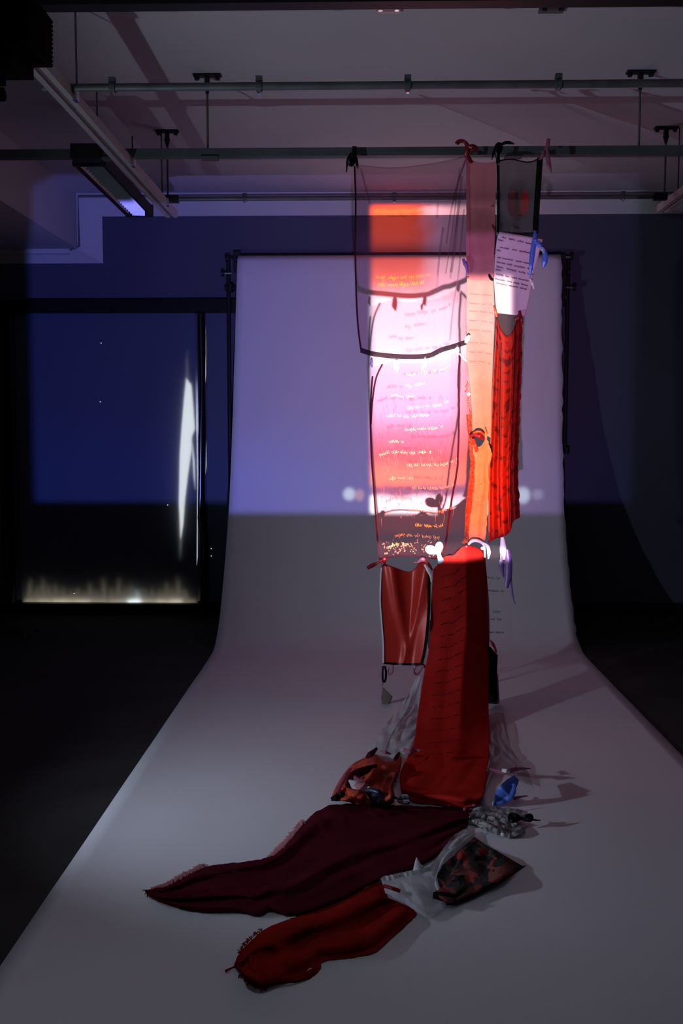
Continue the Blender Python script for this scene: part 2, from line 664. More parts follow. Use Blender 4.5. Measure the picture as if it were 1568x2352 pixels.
Nf.t.links.new(mxf.outputs[0], of.inputs[0])
film(33, 716, 455, 1385).build('film_sheet', mf, win, smooth=True)
film(471, 716, 700, 1385).build('film_sheet', mf, win, smooth=True)
film(-60, 716, 9, 1385).build('film_sheet', mf, win, smooth=True)
# daylight gaps behind the film: along the foot and beside the mullion
def gap_glow(pts, mat, dep=.022):
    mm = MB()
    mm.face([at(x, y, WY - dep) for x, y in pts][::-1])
    return mm.build('daylight_gap_glow', mat, win)
E_warm = emit('wedge_glow_warm', (1.0, .90, .74), 2.2)
E_cool = emit('wedge_glow_cool', (.82, .92, 1.0), 7)
x = 58
for k in range(1, 25):                               # glowing wedges added so the foot glow reaches higher
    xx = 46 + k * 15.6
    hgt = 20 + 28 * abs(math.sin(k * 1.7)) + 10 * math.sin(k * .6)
    gap_glow([(xx, 1378), (xx + 15, 1378), (xx + 8 + 4 * math.sin(k), 1378 - hgt)], E_warm if k != 17 else E_cool)
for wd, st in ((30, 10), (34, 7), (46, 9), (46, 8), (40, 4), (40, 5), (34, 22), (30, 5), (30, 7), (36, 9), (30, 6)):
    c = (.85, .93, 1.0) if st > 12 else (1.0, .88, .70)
    gap_glow([(x, 1378), (x + wd - 3, 1378 ), (x + wd - 3, 1385), (x, 1385)], emit('daylight_foot', c, st * (2.8 if 60 < x < 420 else 1.2)))
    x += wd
E_slit = emit('daylight_slit', (.86, .93, 1.0), 16)
gap_glow([(428, 868), (440, 885), (444, 931), (448, 984), (440, 1007), (440, 1034), (432, 1091), (425, 1149), (421, 1206), (415, 1240), (411, 1157), (413, 1046), (417, 984), (423, 915)], E_slit, .041)
gap_glow([(440, 1000), (447, 1058), (449, 1128), (445, 1092)], E_slit, .041)
gap_glow([(430, 800), (434, 870), (427, 880)], emit('daylight_faint', (.86, .93, 1.0), 2), .034)
gap_glow([(412, 1190), (419, 1220), (414, 1290)], emit('daylight_faint', (.86, .93, 1.0), 3), .034)
for x0, x1, y0, y1 in ((451.5, 454, 890, 1300), (471.5, 473, 745, 880), (472, 474, 1010, 1090)):
    mm = MB()
    mm.face([at(x, y, WY - .056) for x, y in ((x0, y1), (x1, y1 - 20), (x1, y0 + 60), (x1 - .6, y0))])
    mm.build('daylight_gap_glow', emit('daylight_edge', (.86, .93, 1.0), .55), win)
for px, py in ((232, 788), (230, 923), (170, 1363), (485, 1260), (485, 1277), (385, 1160)):
    mm = MB()
    c = at(px, py, WY - .058)
    mm.face([c + Vector((math.cos(k * 1.05), 0, math.sin(k * 1.05))) * .0045 for k in range(6)][::-1])
    mm.build('pinhole', emit('daylight_pinhole', (1, .97, .9), 1.0), win)

# ------------------------------------------------------------------ rails, pipes and rods under the ceiling
def pxz(px, py, Y):
    return at(px, py, Y).z
def mirror_x(px, Y):
    return at(px, 600, Y).x

BAR_Y = 5.98
zbt, zbb = at(820, 338, BAR_Y).z, at(820, 357.5, BAR_Y).z
t = thing('lighting_bar', 'square grey steel bar the fabric strips are tied to', 'rail', (0, BAR_Y, zbb))
m = MB(); m.box2((-4.2, BAR_Y, zbb), (4.2, BAR_Y + .055, zbt)); m.build('beam', M_bar, t)
def rod(par, px, Y, ztop, zbot, bracket=True):
    X = at(px, 700, Y).x
    mm = MB(); mm.tube([(X, Y, zbot), (X, Y, ztop)], .0065, 8); r = mm.build('hanger_rod', M_bar, par)
    return X
def tee(par, X, Y):
    mm = MB()
    mm.box((X, Y, HC - .006), (.16, .05, .012))
    mm.box((X, Y, HC - .04), (.028, .028, .07))
    mm.tube([(X - .06, Y, HC - .03), (X - .06, Y, HC - .01)], .014, 8)
    mm.tube([(X + .06, Y, HC - .03), (X + .06, Y, HC - .01)], .014, 8)
    mm.tube([(X, Y, HC - .11), (X, Y, HC - .06)], [.008, .022], 8)
    return mm.build('ceiling_bracket', M_black, par)
for px in (481, 1458):
    X = rod(t, px, BAR_Y + .027, HC, zbt)
    tee(t, X, BAR_Y + .027)
for px in (480, 250, 1180):
    X = at(px, 350, BAR_Y).x
    m = MB(); m.box((X, BAR_Y + .02, zbb - .006), (.10, .07, .012)); m.build('clamp', M_bar, t)
m = MB(); X = at(200, 350, BAR_Y).x; m.box((X, BAR_Y + .0, (zbb + zbt) / 2), (.17, .10, .085)); m.build('junction_box', M_black, t)

def pipe_run(label, Y, x0, x1, py, r, clips, group):
    z = at(900, py, Y).z
    tt = thing('ceiling_pipe', label, 'pipe', (at((x0 + x1) / 2, py, Y).x, Y, z), group)
    mm = MB(); mm.tube([(at(x0, py, Y).x, Y, z), (at(x1, py, Y).x, Y, z)], r, 12); mm.build('pipe', M_conduit, tt, smooth=True)
    for c in clips:
        X = at(c, py, Y).x
        mm = MB(); mm.tube([(X - .013, Y, z), (X + .013, Y, z)], r * 1.35, 12); mm.build('collar', M_bar, tt)
        mm = MB(); mm.tube([(X, Y - .006, z - r * 2.0), (X, Y - .006, z - r * .9)], .008, 8); mm.build('screw', M_chrome, tt)
        mm = MB(); mm.box((X, Y, z + r * 1.6), (.03, .03, r * 1.6)); mm.build('saddle', M_bar, tt)
    return tt, z
P1, z1 = pipe_run('grey conduit nearest the camera, above the fabric bar', 4.80, 98, 1800, 196, .0185, (258, 595, 936, 1282), 'conduits under the ceiling')
for px in (1600, 600):
    X = at(px, 600, 4.80).x
P2, z2 = pipe_run('thin conduit on two rods just before the dark wall', 7.09, 398, 1520, 455, .0150, (562, 905, 1195, 1430), 'conduits under the ceiling')
for px in (389, 1519):
    X = rod(P2, px, 7.09, HC, z2 - .02)
    tee(P2, X, 7.09)
    m = MB(); m.box((X + (.03 if px < 800 else -.03), 7.09, z2), (.09, .05, .045)); m.build('end_box', M_black, P2)
m = MB()
zt0 = at(800, 4, 3.86).z
m.box2((at(75, 5, 3.86).x, 3.86, zt0), (3.2, 3.93, zt0 + .055))
t0 = thing('lighting_bar', 'black bar along the very top of the view', 'rail', (0, 3.86, zt0))
m.build('beam', M_black, t0)
m = MB()
for px in (300, 1500):
    X = at(px, 5, 3.86).x
    m2 = MB(); m2.tube([(X, 3.9, zt0 + .05), (X, 3.9, HC)], .0065, 8); m2.build('hanger_rod', M_bar, t0)
for px, wpx, lab, mt in ((892, 56, 'pale metal plate screwed to ceiling near top of view', M_alu), (1268, 62, 'dull grey plate screwed to ceiling near top edge', M_conduit)):
    c = atz(px, 14, HC)
    tt = thing('ceiling_plate', lab, 'bracket', c - Vector((0, 0, .03)))
    m = MB(); m.box(c - Vector((0, 0, .008)), (.12, .10, .016)); m.build('plate', mt, tt)
    for s in (-1, 1):
        m = MB(); m.tube([c + Vector((s * .04, -.02, -.030)), c + Vector((s * .04, -.02, -.014))], .012, 8); m.build('bolt', M_chrome if px < 1000 else M_bar, tt)

def track(X, y0, y1, z, label, wd=.085, hg=.05):
    tt = thing('ceiling_track', label, 'rail', (X, (y0 + y1) / 2, z))
    mm = MB()
    prof = [(-.5, 1), (-.5, 0), (-.16, 0), (-.16, .3), (.16, .3), (.16, 0), (.5, 0), (.5, 1)]
    rows = [[Vector((X + a * wd, y, z + b * hg)) for a, b in prof] for y in (y0, y1)]
    mm.quadgrid(rows, closed=True)
    mm.face(rows[0]); mm.face(rows[1][::-1])
    mm.build('channel', M_alu, tt)
    mm = MB(); mm.box((X, (y0 + y1) / 2, z + hg * .25), (wd * .30, y1 - y0 - .01, .006)); mm.build('groove', M_aludark, tt)
    for yy in (y0 + .9, (y0 + y1) / 2, y1 - .35):
        mm = MB(); mm.tube([(X, yy, z + hg), (X, yy, HC)], .005, 6); mm.build('hanger_rod', M_bar, tt)
    for yy in (4.83, BAR_Y + .03, 7.05):
        if y0 < yy < y1:
            mm = MB(); mm.box((X + .05, yy, z + .02), (.02, .05, .05)); mm.build('clip', M_chrome, tt)
    return tt
pe = at(404, 500, 7.45)
track(pe.x - .03, 2.6, 7.45, pe.z, 'long pale grooved track running back to the dark wall')
pe = at(1502, 488, 7.45)
track(pe.x + .06, 2.6, 7.45, pe.z, 'short visible end of pale track at right edge, the nearer to the hanging fabric')
track(pe.x + .27, 2.6, 7.45, pe.z, 'second pale track end at right edge, mostly cut off by the frame')

# strip lamp, switched off, its reflector catching the projection
la, lb = at(215, 372, 5.98), at(326, 499, 7.70)
zl_ = la.z
lb = Vector((lb.x, lb.y, 0)); 
ydir = 1
t = thing('strip_lamp', 'black strip lamp with bare tube, its far end glowing blue from the projection', 'lamp', (la.x, la.y, zl_))
y0, y1 = 6.08, 7.42
xa, xe = at(205, 380, y0), at(321, 498, y1)
def lampx(s):
    return xa.lerp(xe, s)
for nm, prof, mt in (('housing', [(-.075, 0), (-.095, .0), (-.095, .075), (.095, .075), (.095, 0), (.075, 0), (.075, .060), (-.075, .060)], M_black),):
    rows = [[lampx(s) + Vector((a, 0, b)) for a, b in prof] for s in (0, 1)]
    m = MB(); m.quadgrid(rows, closed=True); m.face(rows[0]); m.face(rows[1][::-1]); m.build(nm, mt, t)
m = MB()
m.quadgrid([[lampx(s) + Vector((.074 * math.cos(a), 0, .012 + .046 * math.sin(a))) for a in [math.pi * k / 10 for k in range(11)]] for s in (0.02, .98)])
m.build('reflector', pbr('lamp_reflector', (.70, .70, .72), .35, metal=.6), t, smooth=True)
m = MB(); m.tube([lampx(.03) + Vector((0, 0, .045)), lampx(.97) + Vector((0, 0, .045))], .008, 12)
m.build('tube', pbr('lamp_tube', (.85, .85, .85), .3, spec=.5), t, smooth=True)
M_blade = pbr('louvre_metal', (.20, .20, .23), .38, metal=1.0)
bn = Vector((.207, -.934, -.28)).normalized(); bx = Vector((0, 0, 1)).cross(bn).normalized(); bz = bn.cross(bx)
for k in range(22):
    m = MB(); m.box(lampx(.03 + .94 * k / 21) + Vector((0, 0, .022)), (.090, .003, .044), (bx, bn, bz)); m.build('louvre_blade', M_blade, t)
for s in (.0, .985):
    m = MB(); m.box(lampx(s) + Vector((0, .01, .04)), (.20, .03, .085)); m.build('end_cap', M_black, t)
for s in (.15, .85):
    m = MB(); p = lampx(s); m.tube([p + Vector((0, 0, .07)), Vector((p.x, p.y, HC))], .005, 6); m.build('hanger_rod', M_bar, t)

# batten under the lowered ceiling, on the wall
a = at(-60, 575, WY - .08); b = at(160, 575, WY - .08)
m = MB(); m.box2((a.x, WY - .10, a.z - .035), (b.x, WY - .03, a.z + .01))
tag(m.build('cable_duct', M_white), 'white cable duct on the wall under the lowered ceiling', 'duct')

M_bellows = pbr('bellows_rubber', (.0035, .0032, .0035), .9, spec=.04)
# black folded bellows hanging at the top corner
YB = 3.1
bc = at(20, 90, YB)
t = thing('bellows_hoist', 'black folded lighting hoist hanging in the top corner', 'hoist', at(20, 225, YB))
nfold = 15
for k in range(nfold):
    y0p, y1p = 6 + k * 10, 6 + (k + 1) * 10
    right = 122 if y0p > 45 else 84 + (y0p - 6) * .95
    a, b = at(-150, y0p, YB), at(right, y1p, YB)
    b.x = at(right, y1p, YB + .24).x
    a.z, b.z = at(right, y0p, YB + .24).z, at(right, y1p, YB + .24).z
    xc = (a.x + b.x) / 2
    hw = (b.x - a.x) / 2
    zm, hh = (a.z + b.z) / 2, (a.z - b.z) / 2
    rows = []
    for dz, sc in ((1, .975), (.35, 1.0), (-.35, 1.0), (-1, .975)):
        rows.append([Vector((xc + hw * sc * sx, YB + .12 + .12 * sy * sc, zm + hh * dz)) for sx, sy in ((-1, -1), (1, -1), (1, 1), (-1, 1))])
    m = MB(); m.quadgrid(rows, closed=True); m.face(rows[0][::-1]); m.face(rows[-1]); m.build('fold', M_bellows, t)
m = MB(); a, b = at(14, 150, YB + .2), at(78, 184, YB + .2); m.box2((a.x, YB, b.z), (b.x, YB + .2, a.z)); m.build('bracket', M_bellows, t)
m = MB(); a = at(-4, 217, YB); m.tube([a + Vector((-.05, 0, 0)), a + Vector((.018, 0, 0))], .020, 10); m.build('knob', M_bellows, t)
m = MB(); a, b = at(-40, 180, YB + .1), at(14, 198, YB + .1); m.box2((a.x, YB, b.z), (b.x, YB + .1, a.z)); m.build('bracket', M_bellows, t)
m = MB(); m.tube([at(20, 8, YB + .12), Vector((at(20, 8, YB + .12).x, YB + .12, HC))], .03, 8); m.build('stem', M_bellows, t)

# ------------------------------------------------------------------ seamless paper on its crossbar and stands
prof = [(8.82, 3.23), (8.73, 3.05), (8.66, 2.7), (8.56, 2.30), (8.44, 1.80), (8.30, 1.32), (8.16, .98), (7.98, .66), (7.80, .40), (7.62, .19), (7.46, .07), (7.30, .012), (7.0, .006)]
ztop = at(900, 586, 8.78).z
prof[0] = (8.80, ztop)
prof = chaikin(prof, 2)
prof = resample(prof, 60) + [(7.0 - i * .3, .006) for i in range(1, 17)]
rows = []
for y, z in prof:
    k = min(1, max(0, z / 3.2))
    xl = -1.115 + .02 * k
    xr = 1.61 + .085 * k
    r = []
    for i in range(41):
        s = i / 40
        xx = xl + (xr - xl) * s
        if i == 40 and y > 7.4:
            xx += random.uniform(-.011, .004)
        r.append(Vector((xx, y + .008 * math.sin(s * 3.0) * k, z + (.003 * nz(xx * 2, y * 2) if z < .01 else 0) + .003)))
    rows.append(r)
m = MB(); m.quadgrid(rows)
sp = thing('seamless_paper', 'wide pale grey seamless backdrop paper sweeping from the roll onto the floor', 'backdrop', (.25, 7.5, 0))
m.build('paper_sheet', M_paper, sp, smooth=True, solid=.0012)
m = MB(); c0, c1 = at(541, 590, 8.84), at(1288, 590, 8.84); zc = ztop - .02
m.tube([(c0.x, 8.845, zc), (c1.x, 8.845, zc)], .034, 14); m.build('roll_core', M_black, sp, smooth=True)

def knob(par, px, py, Y, side, r=.028, chrome=True):
    p = at(px, py, Y)
    mm = MB(); mm.tube([p + Vector((side * -.012, 0, 0)), p + Vector((side * .014, 0, 0))], r, 12); kn = mm.build('knob', M_black, par)
    mm = MB(); mm.tube([p + Vector((side * -.075, 0, 0)), p + Vector((side * -.012, 0, 0))], .0085, 8); mm.build('screw', M_chrome if chrome else M_black, par)

YS = 8.86
def stand(label, pole_px, brk, knobs, low, group):
    p = at(pole_px, 1000, YS)
    ztop_ = at(pole_px, brk[1], YS).z
    zlow = 0 if low is None else at(pole_px, low, YS).z
    tt = thing('backdrop_stand', label, 'stand', (p.x, YS, zlow), group)
    mm = MB(); mm.tube([(p.x, YS, zlow), (p.x, YS, ztop_)], .018, 12); mm.build('pole', M_black, tt, smooth=True)
    a, b = at(brk[0] - 9, brk[1] - 6, YS), at(brk[0] + 7, brk[2], YS)
    mm = MB(); mm.box2((a.x, YS - .03, b.z), (b.x, YS + .03, a.z)); mm.build('hook_plate', M_black, tt)
    for kx, ky, sd, ch in knobs:
        knob(tt, kx, ky, YS - .02, sd, .026, ch)
    return tt, p
st1, p = stand('black stand holding the window-side end of the paper roll', 528, (546, 586, 625), ((521, 594, -1, False), (512, 628, -1, True)), None, 'backdrop stands')
m = MB(); q = at(528, 662, YS); m.tube([q + Vector((0, 0, -.032)), q + Vector((0, 0, .032))], .034, 12); m.build('collar', M_black, st1)
m = MB(); m.tube([q + Vector((-.045, 0, 0)), q + Vector((.045, 0, 0))], .020, 10); m.build('knob', M_black, st1)
m = MB(); m.tube([(p.x, YS, .0), (p.x, YS, .014)], .12, 20); m.build('base_plate', M_black, st1)
st2, p = stand('black bracket post holding the far end of the paper roll, ending in mid air', 1297, (1288, 592, 700), ((1312, 591, 1, True), (1305, 626, 1, False), (1318, 661, 1, True)), 1030, 'backdrop stands')
m = MB(); q = at(1301, 1035, YS); m.tube([q + Vector((0, 0, -.03)), q + Vector((0, 0, .03))], .024, 12); m.build('end_cap', M_black, st2)
m = MB(); m.tube([at(1286, 700, YS), at(1286, 1028, YS)], .012, 8); m.build('chain_tube', M_black, st2)
m = MB(); q = at(1299, 684, YS - .03); m.tube([q + Vector((0, 0, -.012)), q + Vector((0, 0, .012))], .005, 6); m.build('screw', M_chrome, st2)
# mounts that carry the post on the wall
for zz in (2.75, 1.75):
    m = MB(); m.box((p.x, (YS + WY) / 2 + .005, zz), (.03, WY - YS, .03)); m.build('wall_mount', M_black, st2)

# slack black cable on the dark floor
m = MB()
pts = [atz(15 + i * 4, 1478 - 34 * abs(math.sin(i * .27)) + 6 * math.sin(i * 1.9), .008) for i in range(20)]
m.tube(pts, .006, 6)
tag(m.build('floor_cable', M_black, smooth=True), 'slack black cable on the dark floor below the window', 'cable')
#FABRIC#

# ------------------------------------------------------------------ the hanging fabric: cloths
def hang(Y, amp=0.0, freq=3.0, seed=0.0, lean=0.0, extra=None):
    def fn(px, py, u, v):
        o = amp * math.sin(u * freq * 6.283 + seed + 1.3 * nz(u * 2, v * 1.5, seed)) * (.35 + .65 * v) + amp * .8 * nz(u * 4 + seed, v * 3)
        if extra:
            o += extra(u, v)
        return at(px, py, Y + o + lean * v)
    return fn

C_mauve = cloth('mauve_organza', (.30, .12, .18), .12, .45, col2=(.25, .10, .16), vscale=9, tint=(.88, .74, .80))
C_cream = cloth('cream_cotton', (.50, .33, .28), 1, .3, col2=(.46, .29, .25), vscale=12)
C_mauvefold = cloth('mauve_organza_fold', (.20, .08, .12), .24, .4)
C_pinkorg = cloth('rose_organza', (.84, .30, .33), .68, .35, col2=(.76, .26, .30), vscale=12, tint=(.85, .50, .56))
C_greyorg = cloth('grey_organza', (.20, .18, .20), .60, .4)
C_patch = cloth('pale_netting', (.62, .58, .64), .75, .4)
C_letter = cloth('pink_letter_paper', (.74, .58, .66), 1, .22, weave=200, bump=.1)
C_red = cloth('red_satin', (.52, .030, .022), 1, .22, gloss=.10, rough=.42, col2=(.42, .022, .02), vscale=14)
def dyed(N, tc, c):
    """dye stains in the red cloth: scattered dark marks in rows"""
    x, y, z = N.sep(tc.outputs['UV'])
    n = N.noise(N.comb(N.m('MULTIPLY', x, 3.2), N.m('MULTIPLY', y, 15.0)), 1.5, 3)
    return N.mix(N.m('MULTIPLY', N.ss(n, .50, .64), .8), c, (.035, .004, .008, 1))
C_redprint = cloth('stained_red_satin', (.25, .0105, .0065), 1, .14, gloss=.02, rough=.45, print_fn=dyed)
C_gold = cloth('gold_lettered_organza', (.36, .10, .14), .06, .4, col2=(.40, .12, .14), vscale=9, tint=(.96, .78, .82))
C_goldink = cloth('gold_ink', (.95, .56, .16), .55, .35, gloss=.15)
C_fleck = cloth('rose_pigment', (.70, .28, .18), .26, .35)
C_selvedge = cloth('rust_selvedge', (.48, .11, .05), .80, .3, col2=(.25, .05, .03), vscale=60)
C_brown = cloth('rust_satin', (.60, .036, .024), 1, .15, gloss=.08, rough=.36)
C_bigred = cloth('deep_red_cotton', (.52, .023, .019), 1, .18, col2=(.45, .018, .016), vscale=8, weave=300)
C_maroon = cloth('maroon_crepe', (.080, .009, .017), 1, .1, col2=(.062, .007, .013), vscale=6, weave=250, bump=.5)
C_scarlet = cloth('scarlet_cotton', (.27, .014, .010), 1, .1, col2=(.20, .010, .009), vscale=7, weave=300, bump=.4)
C_white = cloth('grey_white_gauze', (.74, .74, .78), .75, .4, col2=(.60, .60, .64), vscale=18)
C_gauze = cloth('clear_mauve_gauze', (.42, .32, .36), .50, .4, tint=(.96, .90, .92))
C_clear = cloth('clear_film', (.60, .50, .54), .05, .4)
C_peach = cloth('peach_cotton', (.74, .27, .17), 1, .25, col2=(.78, .32, .21), vscale=14)
C_orange = cloth('orange_satin', (.62, .095, .035), 1, .15, gloss=.18, rough=.35, col2=(.40, .04, .025), vscale=14)
C_lace = cloth('grey_lace', (.56, .54, .54), .86, .3, col2=(.36, .34, .35), vscale=22, bump=.4)
C_fringe = cloth('pink_fringe', (.50, .20, .22), .85, .3)
C_dark = cloth('charcoal_cotton', (.010, .010, .012), 1, .1)
C_navy = cloth('navy_satin', (.035, .035, .075), 1, .1, gloss=.15)
R_black = cloth('black_ribbon', (.006, .006, .008), 1, .05, gloss=.05)
R_blacknet = cloth('black_net_hem', (.030, .018, .026), .82, .3)
R_seam = cloth('dark_seam', (.05, .008, .016), .9, .2)
R_red = cloth('red_ribbon', (.27, .010, .018), 1, .25, gloss=.12)
R_pink = cloth('pink_ribbon', (.46, .14, .24), .85, .35, gloss=.10)
R_blue = cloth('blue_ribbon', (.10, .22, .75), 1, .25, gloss=.15)
R_white = cloth('white_ribbon', (.93, .92, .94), 1, .3, gloss=.10)
R_violet = cloth('violet_ribbon', (.30, .17, .50), 1, .3, gloss=.10)
R_silver = cloth('pale_blue_ribbon', (.45, .62, .85), 1, .1, gloss=.45, rough=.25)
Ink = pbr('pen_ink', (.045, .030, .055), .8)
InkRed = pbr('dark_red_ink', (.09, .006, .012), .8)
InkRose = pbr('rose_ink', (.50, .14, .12), .8)

def px2m(p, Y):
    return p * Y / F

def rib(par, name, mat, pts, wpx, Y, twist=0.0, smooth=2):
    """ribbon through (px, py[, dY]) points"""
    q = [(p[0], p[1]) for p in pts]
    n = max(14, 6 * len(pts))
    xy = resample(chaikin(q, smooth), n)
    dy = [p[2] if len(p) > 2 else 0.0 for p in pts]
    P = []
    for i, (a, b) in enumerate(xy):
        s = i / (n - 1) * (len(dy) - 1)
        k = min(int(s), len(dy) - 2)
        P.append(at(a, b, Y + dy[k] + (dy[k + 1] - dy[k]) * (s - k)))
    if isinstance(wpx, (list, tuple)):
        W = []
        for i in range(n):
            s = i / (n - 1) * (len(wpx) - 1)
            k = min(int(s), len(wpx) - 2)
            W.append(px2m(wpx[k] + (wpx[k + 1] - wpx[k]) * (s - k), Y))
    else:
        W = px2m(wpx, Y)
    m = MB()
    m.ribbon(P, W, twist)
    return m.build(name, mat, par, smooth=True)

def knotball(par, mat, px, py, Y, r, name='knot', sq=.75):
    c = at(px, py, Y)
    R = px2m(r, Y)
    rows = []
    for i in range(7):
        a = math.pi * i / 6
        rows.append([c + Vector((R * math.sin(a) * math.cos(b) * (1 + .18 * nz(i * .9, k * .8, px)), R * .8 * math.sin(a) * math.sin(b), R * sq * 1.2 * math.cos(a))) for k, b in enumerate([2 * math.pi * k / 9 for k in range(9)])])
    m = MB()
    m.quadgrid(rows, closed=True)
    return m.build(name, mat, par, smooth=True)

# --- A: big mauve organza panel -------------------------------------------------
def gatherA(u, v):
    g = math.exp(-((u - .78) / .20) ** 2) * min(1, max(0, 1.0 - v * .5)) * (.3 + v)
    return .016 * math.sin((u - v * .04) * 58) * g + .014 * math.exp(-((u - .10 - v * .15) / .04) ** 2) * max(0, 1 - 3 * v)
A = Panel([(813, 381), (833, 380), (879, 386), (929, 385), (995, 376), (1045, 366), (1073, 358)],
          [(828, 804), (850, 812), (879, 816), (912, 819), (946, 820), (975, 819), (992, 816), (1010, 805), (1045, 796), (1074, 786)],
          [(816, 466), (814, 565), (817, 690), (821, 756)], [(1073, 500), (1074, 650)], 70, 60, hang(YF, .010, 2.5, .4, .0, gatherA))
tA = thing('organza_hanging', 'large sheer mauve organza panel tied to the steel bar by a black bow', 'fabric panel', at(950, 815, YF))
A.build('cloth', C_mauve, tA)
A.strip([(.004, 0), (.004, .5), (.004, 1)], px2m(4, YF), 'edge_trim', R_seam, tA)
A.strip([(0, 1), (.5, 1), (1, .996)], px2m(11, YF), 'hem', R_blacknet, tA)
A.strip([(.02, 0), (.5, .0), (1, 0)], px2m(2.5, YF), 'hem', C_mauvefold, tA)
A.writing([((.18, .585), (.66, .575)), ((.20, .625), (.60, .61))], 'gold_lettering', C_goldink, tA, .018, .0024)
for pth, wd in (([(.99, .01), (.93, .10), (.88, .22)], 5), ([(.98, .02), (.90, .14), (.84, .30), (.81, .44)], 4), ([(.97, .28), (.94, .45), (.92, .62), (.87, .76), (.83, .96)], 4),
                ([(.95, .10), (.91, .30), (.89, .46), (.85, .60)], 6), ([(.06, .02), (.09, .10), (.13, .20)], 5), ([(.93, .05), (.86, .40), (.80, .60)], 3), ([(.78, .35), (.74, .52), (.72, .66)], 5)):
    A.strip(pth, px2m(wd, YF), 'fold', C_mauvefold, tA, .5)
A.writing([((.24, .150), (.62, .130))], 'handwriting', InkRose, tA, .008, .0010)
rib(tA, 'tie', R_black, [(814, 336, -.03), (813, 352, -.035), (811, 368, -.02)], 10, YF)
rib(tA, 'tie', R_black, [(808, 352, -.03), (798, 366, -.03), (796, 386, -.03), (796, 396, -.03)], [8, 7, 4, 2], YF)
rib(tA, 'tie', R_black, [(812, 352, -.03), (818, 366, -.03), (820, 382, -.03)], [8, 8, 6], YF)
rib(tA, 'bow_loop', R_black, [(810, 356, -.04), (801, 366, -.06), (806, 380, -.05), (812, 370, -.03), (811, 358, -.03)], [8, 12, 12, 9, 7], YF)
knotball(tA, R_black, 810, 357, YF - .04, 6)
knotball(tA, R_pink, 821, 385, YF - .01, 3, 'stitch_bead')

# --- B: rose strip ---------------------------------------------------------------
YBs = YF - .035
B = Panel([(1071, 362), (1080, 366), (1093, 372), (1112, 374), (1128, 373), (1139, 370)],
          [(1072, 638), (1085, 641), (1105, 642), (1120, 641), (1133, 642)],
          [(1072, 420), (1072, 532), (1071, 600)], [(1138, 450), (1136, 532), (1134, 600)], 18, 40, hang(YBs, .004, 1.0, 2.2))
tB = thing('organza_strip', 'narrow rose organza strip hung from the bar by the curled red ribbon', 'fabric panel', at(1105, 640, YBs))
B.build('cloth', C_pinkorg, tB)
B.strip([(.04, 0), (.03, .5), (.05, .98)], px2m(7, YBs), 'edge_fold', C_pinkorg, tB)
B2 = Panel([(1072, 636), (1085, 639), (1105, 640), (1120, 639), (1133, 640)],
          [(1085, 1003), (1098, 997), (1110, 996), (1127, 1006)],
          [(1071, 700), (1071, 826), (1076, 862), (1080, 900), (1083, 940)],
          [(1135, 690), (1136, 739), (1131, 852), (1129, 905)], 18, 50, hang(YBs + .006, .004, 1.0, 2.2))
tB2 = thing('cream_strip', 'pale cream cotton strip with faint pen lines, glowing below the narrow rose organza strip', 'fabric panel', at(1105, 1000, YBs))
B2.build('cloth', C_cream, tB2, .0012)
B2.writing([((.10, y), (.92, y + .008)) for y in (.10, .16, .21, .27, .33, .41, .47, .53)], 'handwriting', InkRose, tB2, .008, .0013)
rib(tB, 'tie', R_red, [(1048, 331, -.04), (1052, 325, -.04), (1064, 323, -.04), (1073, 332, -.05), (1074, 345, -.05), (1070, 355, -.04), (1078, 366, -.03), (1084, 374, -.01)], [10, 9, 7, 10, 12, 10, 9, 6], YBs)
rib(tB, 'tie', R_red, [(1074, 337, -.05), (1086, 337, -.06), (1094, 340, -.05), (1088, 350, -.05)], [8, 12, 10, 5], YBs)
rib(tB, 'side_tie', R_violet, [(1063, 594, -.03), (1067, 604, -.04), (1072, 614, -.03), (1073, 632, -.02)], [6, 9, 6, 4], YBs)
for px, py in ((1076, 370), (1131, 473), (1074, 637), (1127, 640)):
    knotball(tB, R_pink, px, py, YBs - .01, 2.5, 'stitch_bead')
rib(tB, 'side_tie', R_red, [(1130, 515, -.02), (1135, 525, -.03), (1137, 538, -.02)], [3, 6, 4], YBs)
rib(tB, 'side_tie', R_black, [(1122, 630, -.02), (1126, 640, -.03), (1132, 644, -.02)], [3, 6, 4], YBs)

# --- C: peach strip below with its knot -------------------------------------------
YC = YF - .05
Cc = Panel([(1085, 1017), (1094, 1026), (1104, 1026), (1112, 1012), (1118, 1008), (1122, 1016)],
           [(1077, 1240), (1090, 1244), (1104, 1243), (1114, 1240)],
           [(1086, 1040), (1091, 1062), (1088, 1088), (1090, 1110), (1086, 1140), (1080, 1185), (1076, 1222)],
           [(1131, 1044), (1124, 1064), (1120, 1080), (1123, 1105), (1121, 1130), (1119, 1185), (1116, 1220)], 18, 40,
           hang(YC, .006, 1.3, .7), fray=.8, frays='lr')
tC = thing('peach_strip', 'torn peach cotton strip knotted below the cream length of the rose strip', 'fabric panel', at(1100, 1245, YC))
Cc.build('cloth', C_peach, tC, .0015)
Cc.writing([((.25, .40), (.8, .39)), ((.2, .54), (.8, .55)), ((.2, .59), (.85, .58)), ((.25, .62), (.6, .63))], 'handwriting', InkRose, tC, .008, .0014)
rib(tC, 'knot_band', R_red, [(1078, 1003, -.02), (1086, 998, -.04), (1100, 1000, -.05), (1112, 1010, -.03)], [5, 9, 13, 5], YC)
rib(tC, 'knot_band', C_orange, [(1084, 997, -.03), (1094, 991, -.05), (1104, 991, -.05), (1113, 1000, -.03)], [3, 6, 6, 4], YC)
rib(tC, 'knot_tail', C_peach, [(1114, 984, -.02), (1116, 997, -.04), (1115, 1012, -.02)], [2, 6, 5], YC)
rib(tC, 'knot_tail', C_orange, [(1086, 1008, -.03), (1090, 1022, -.05), (1095, 1038, -.03)], [6, 8, 8], YC)
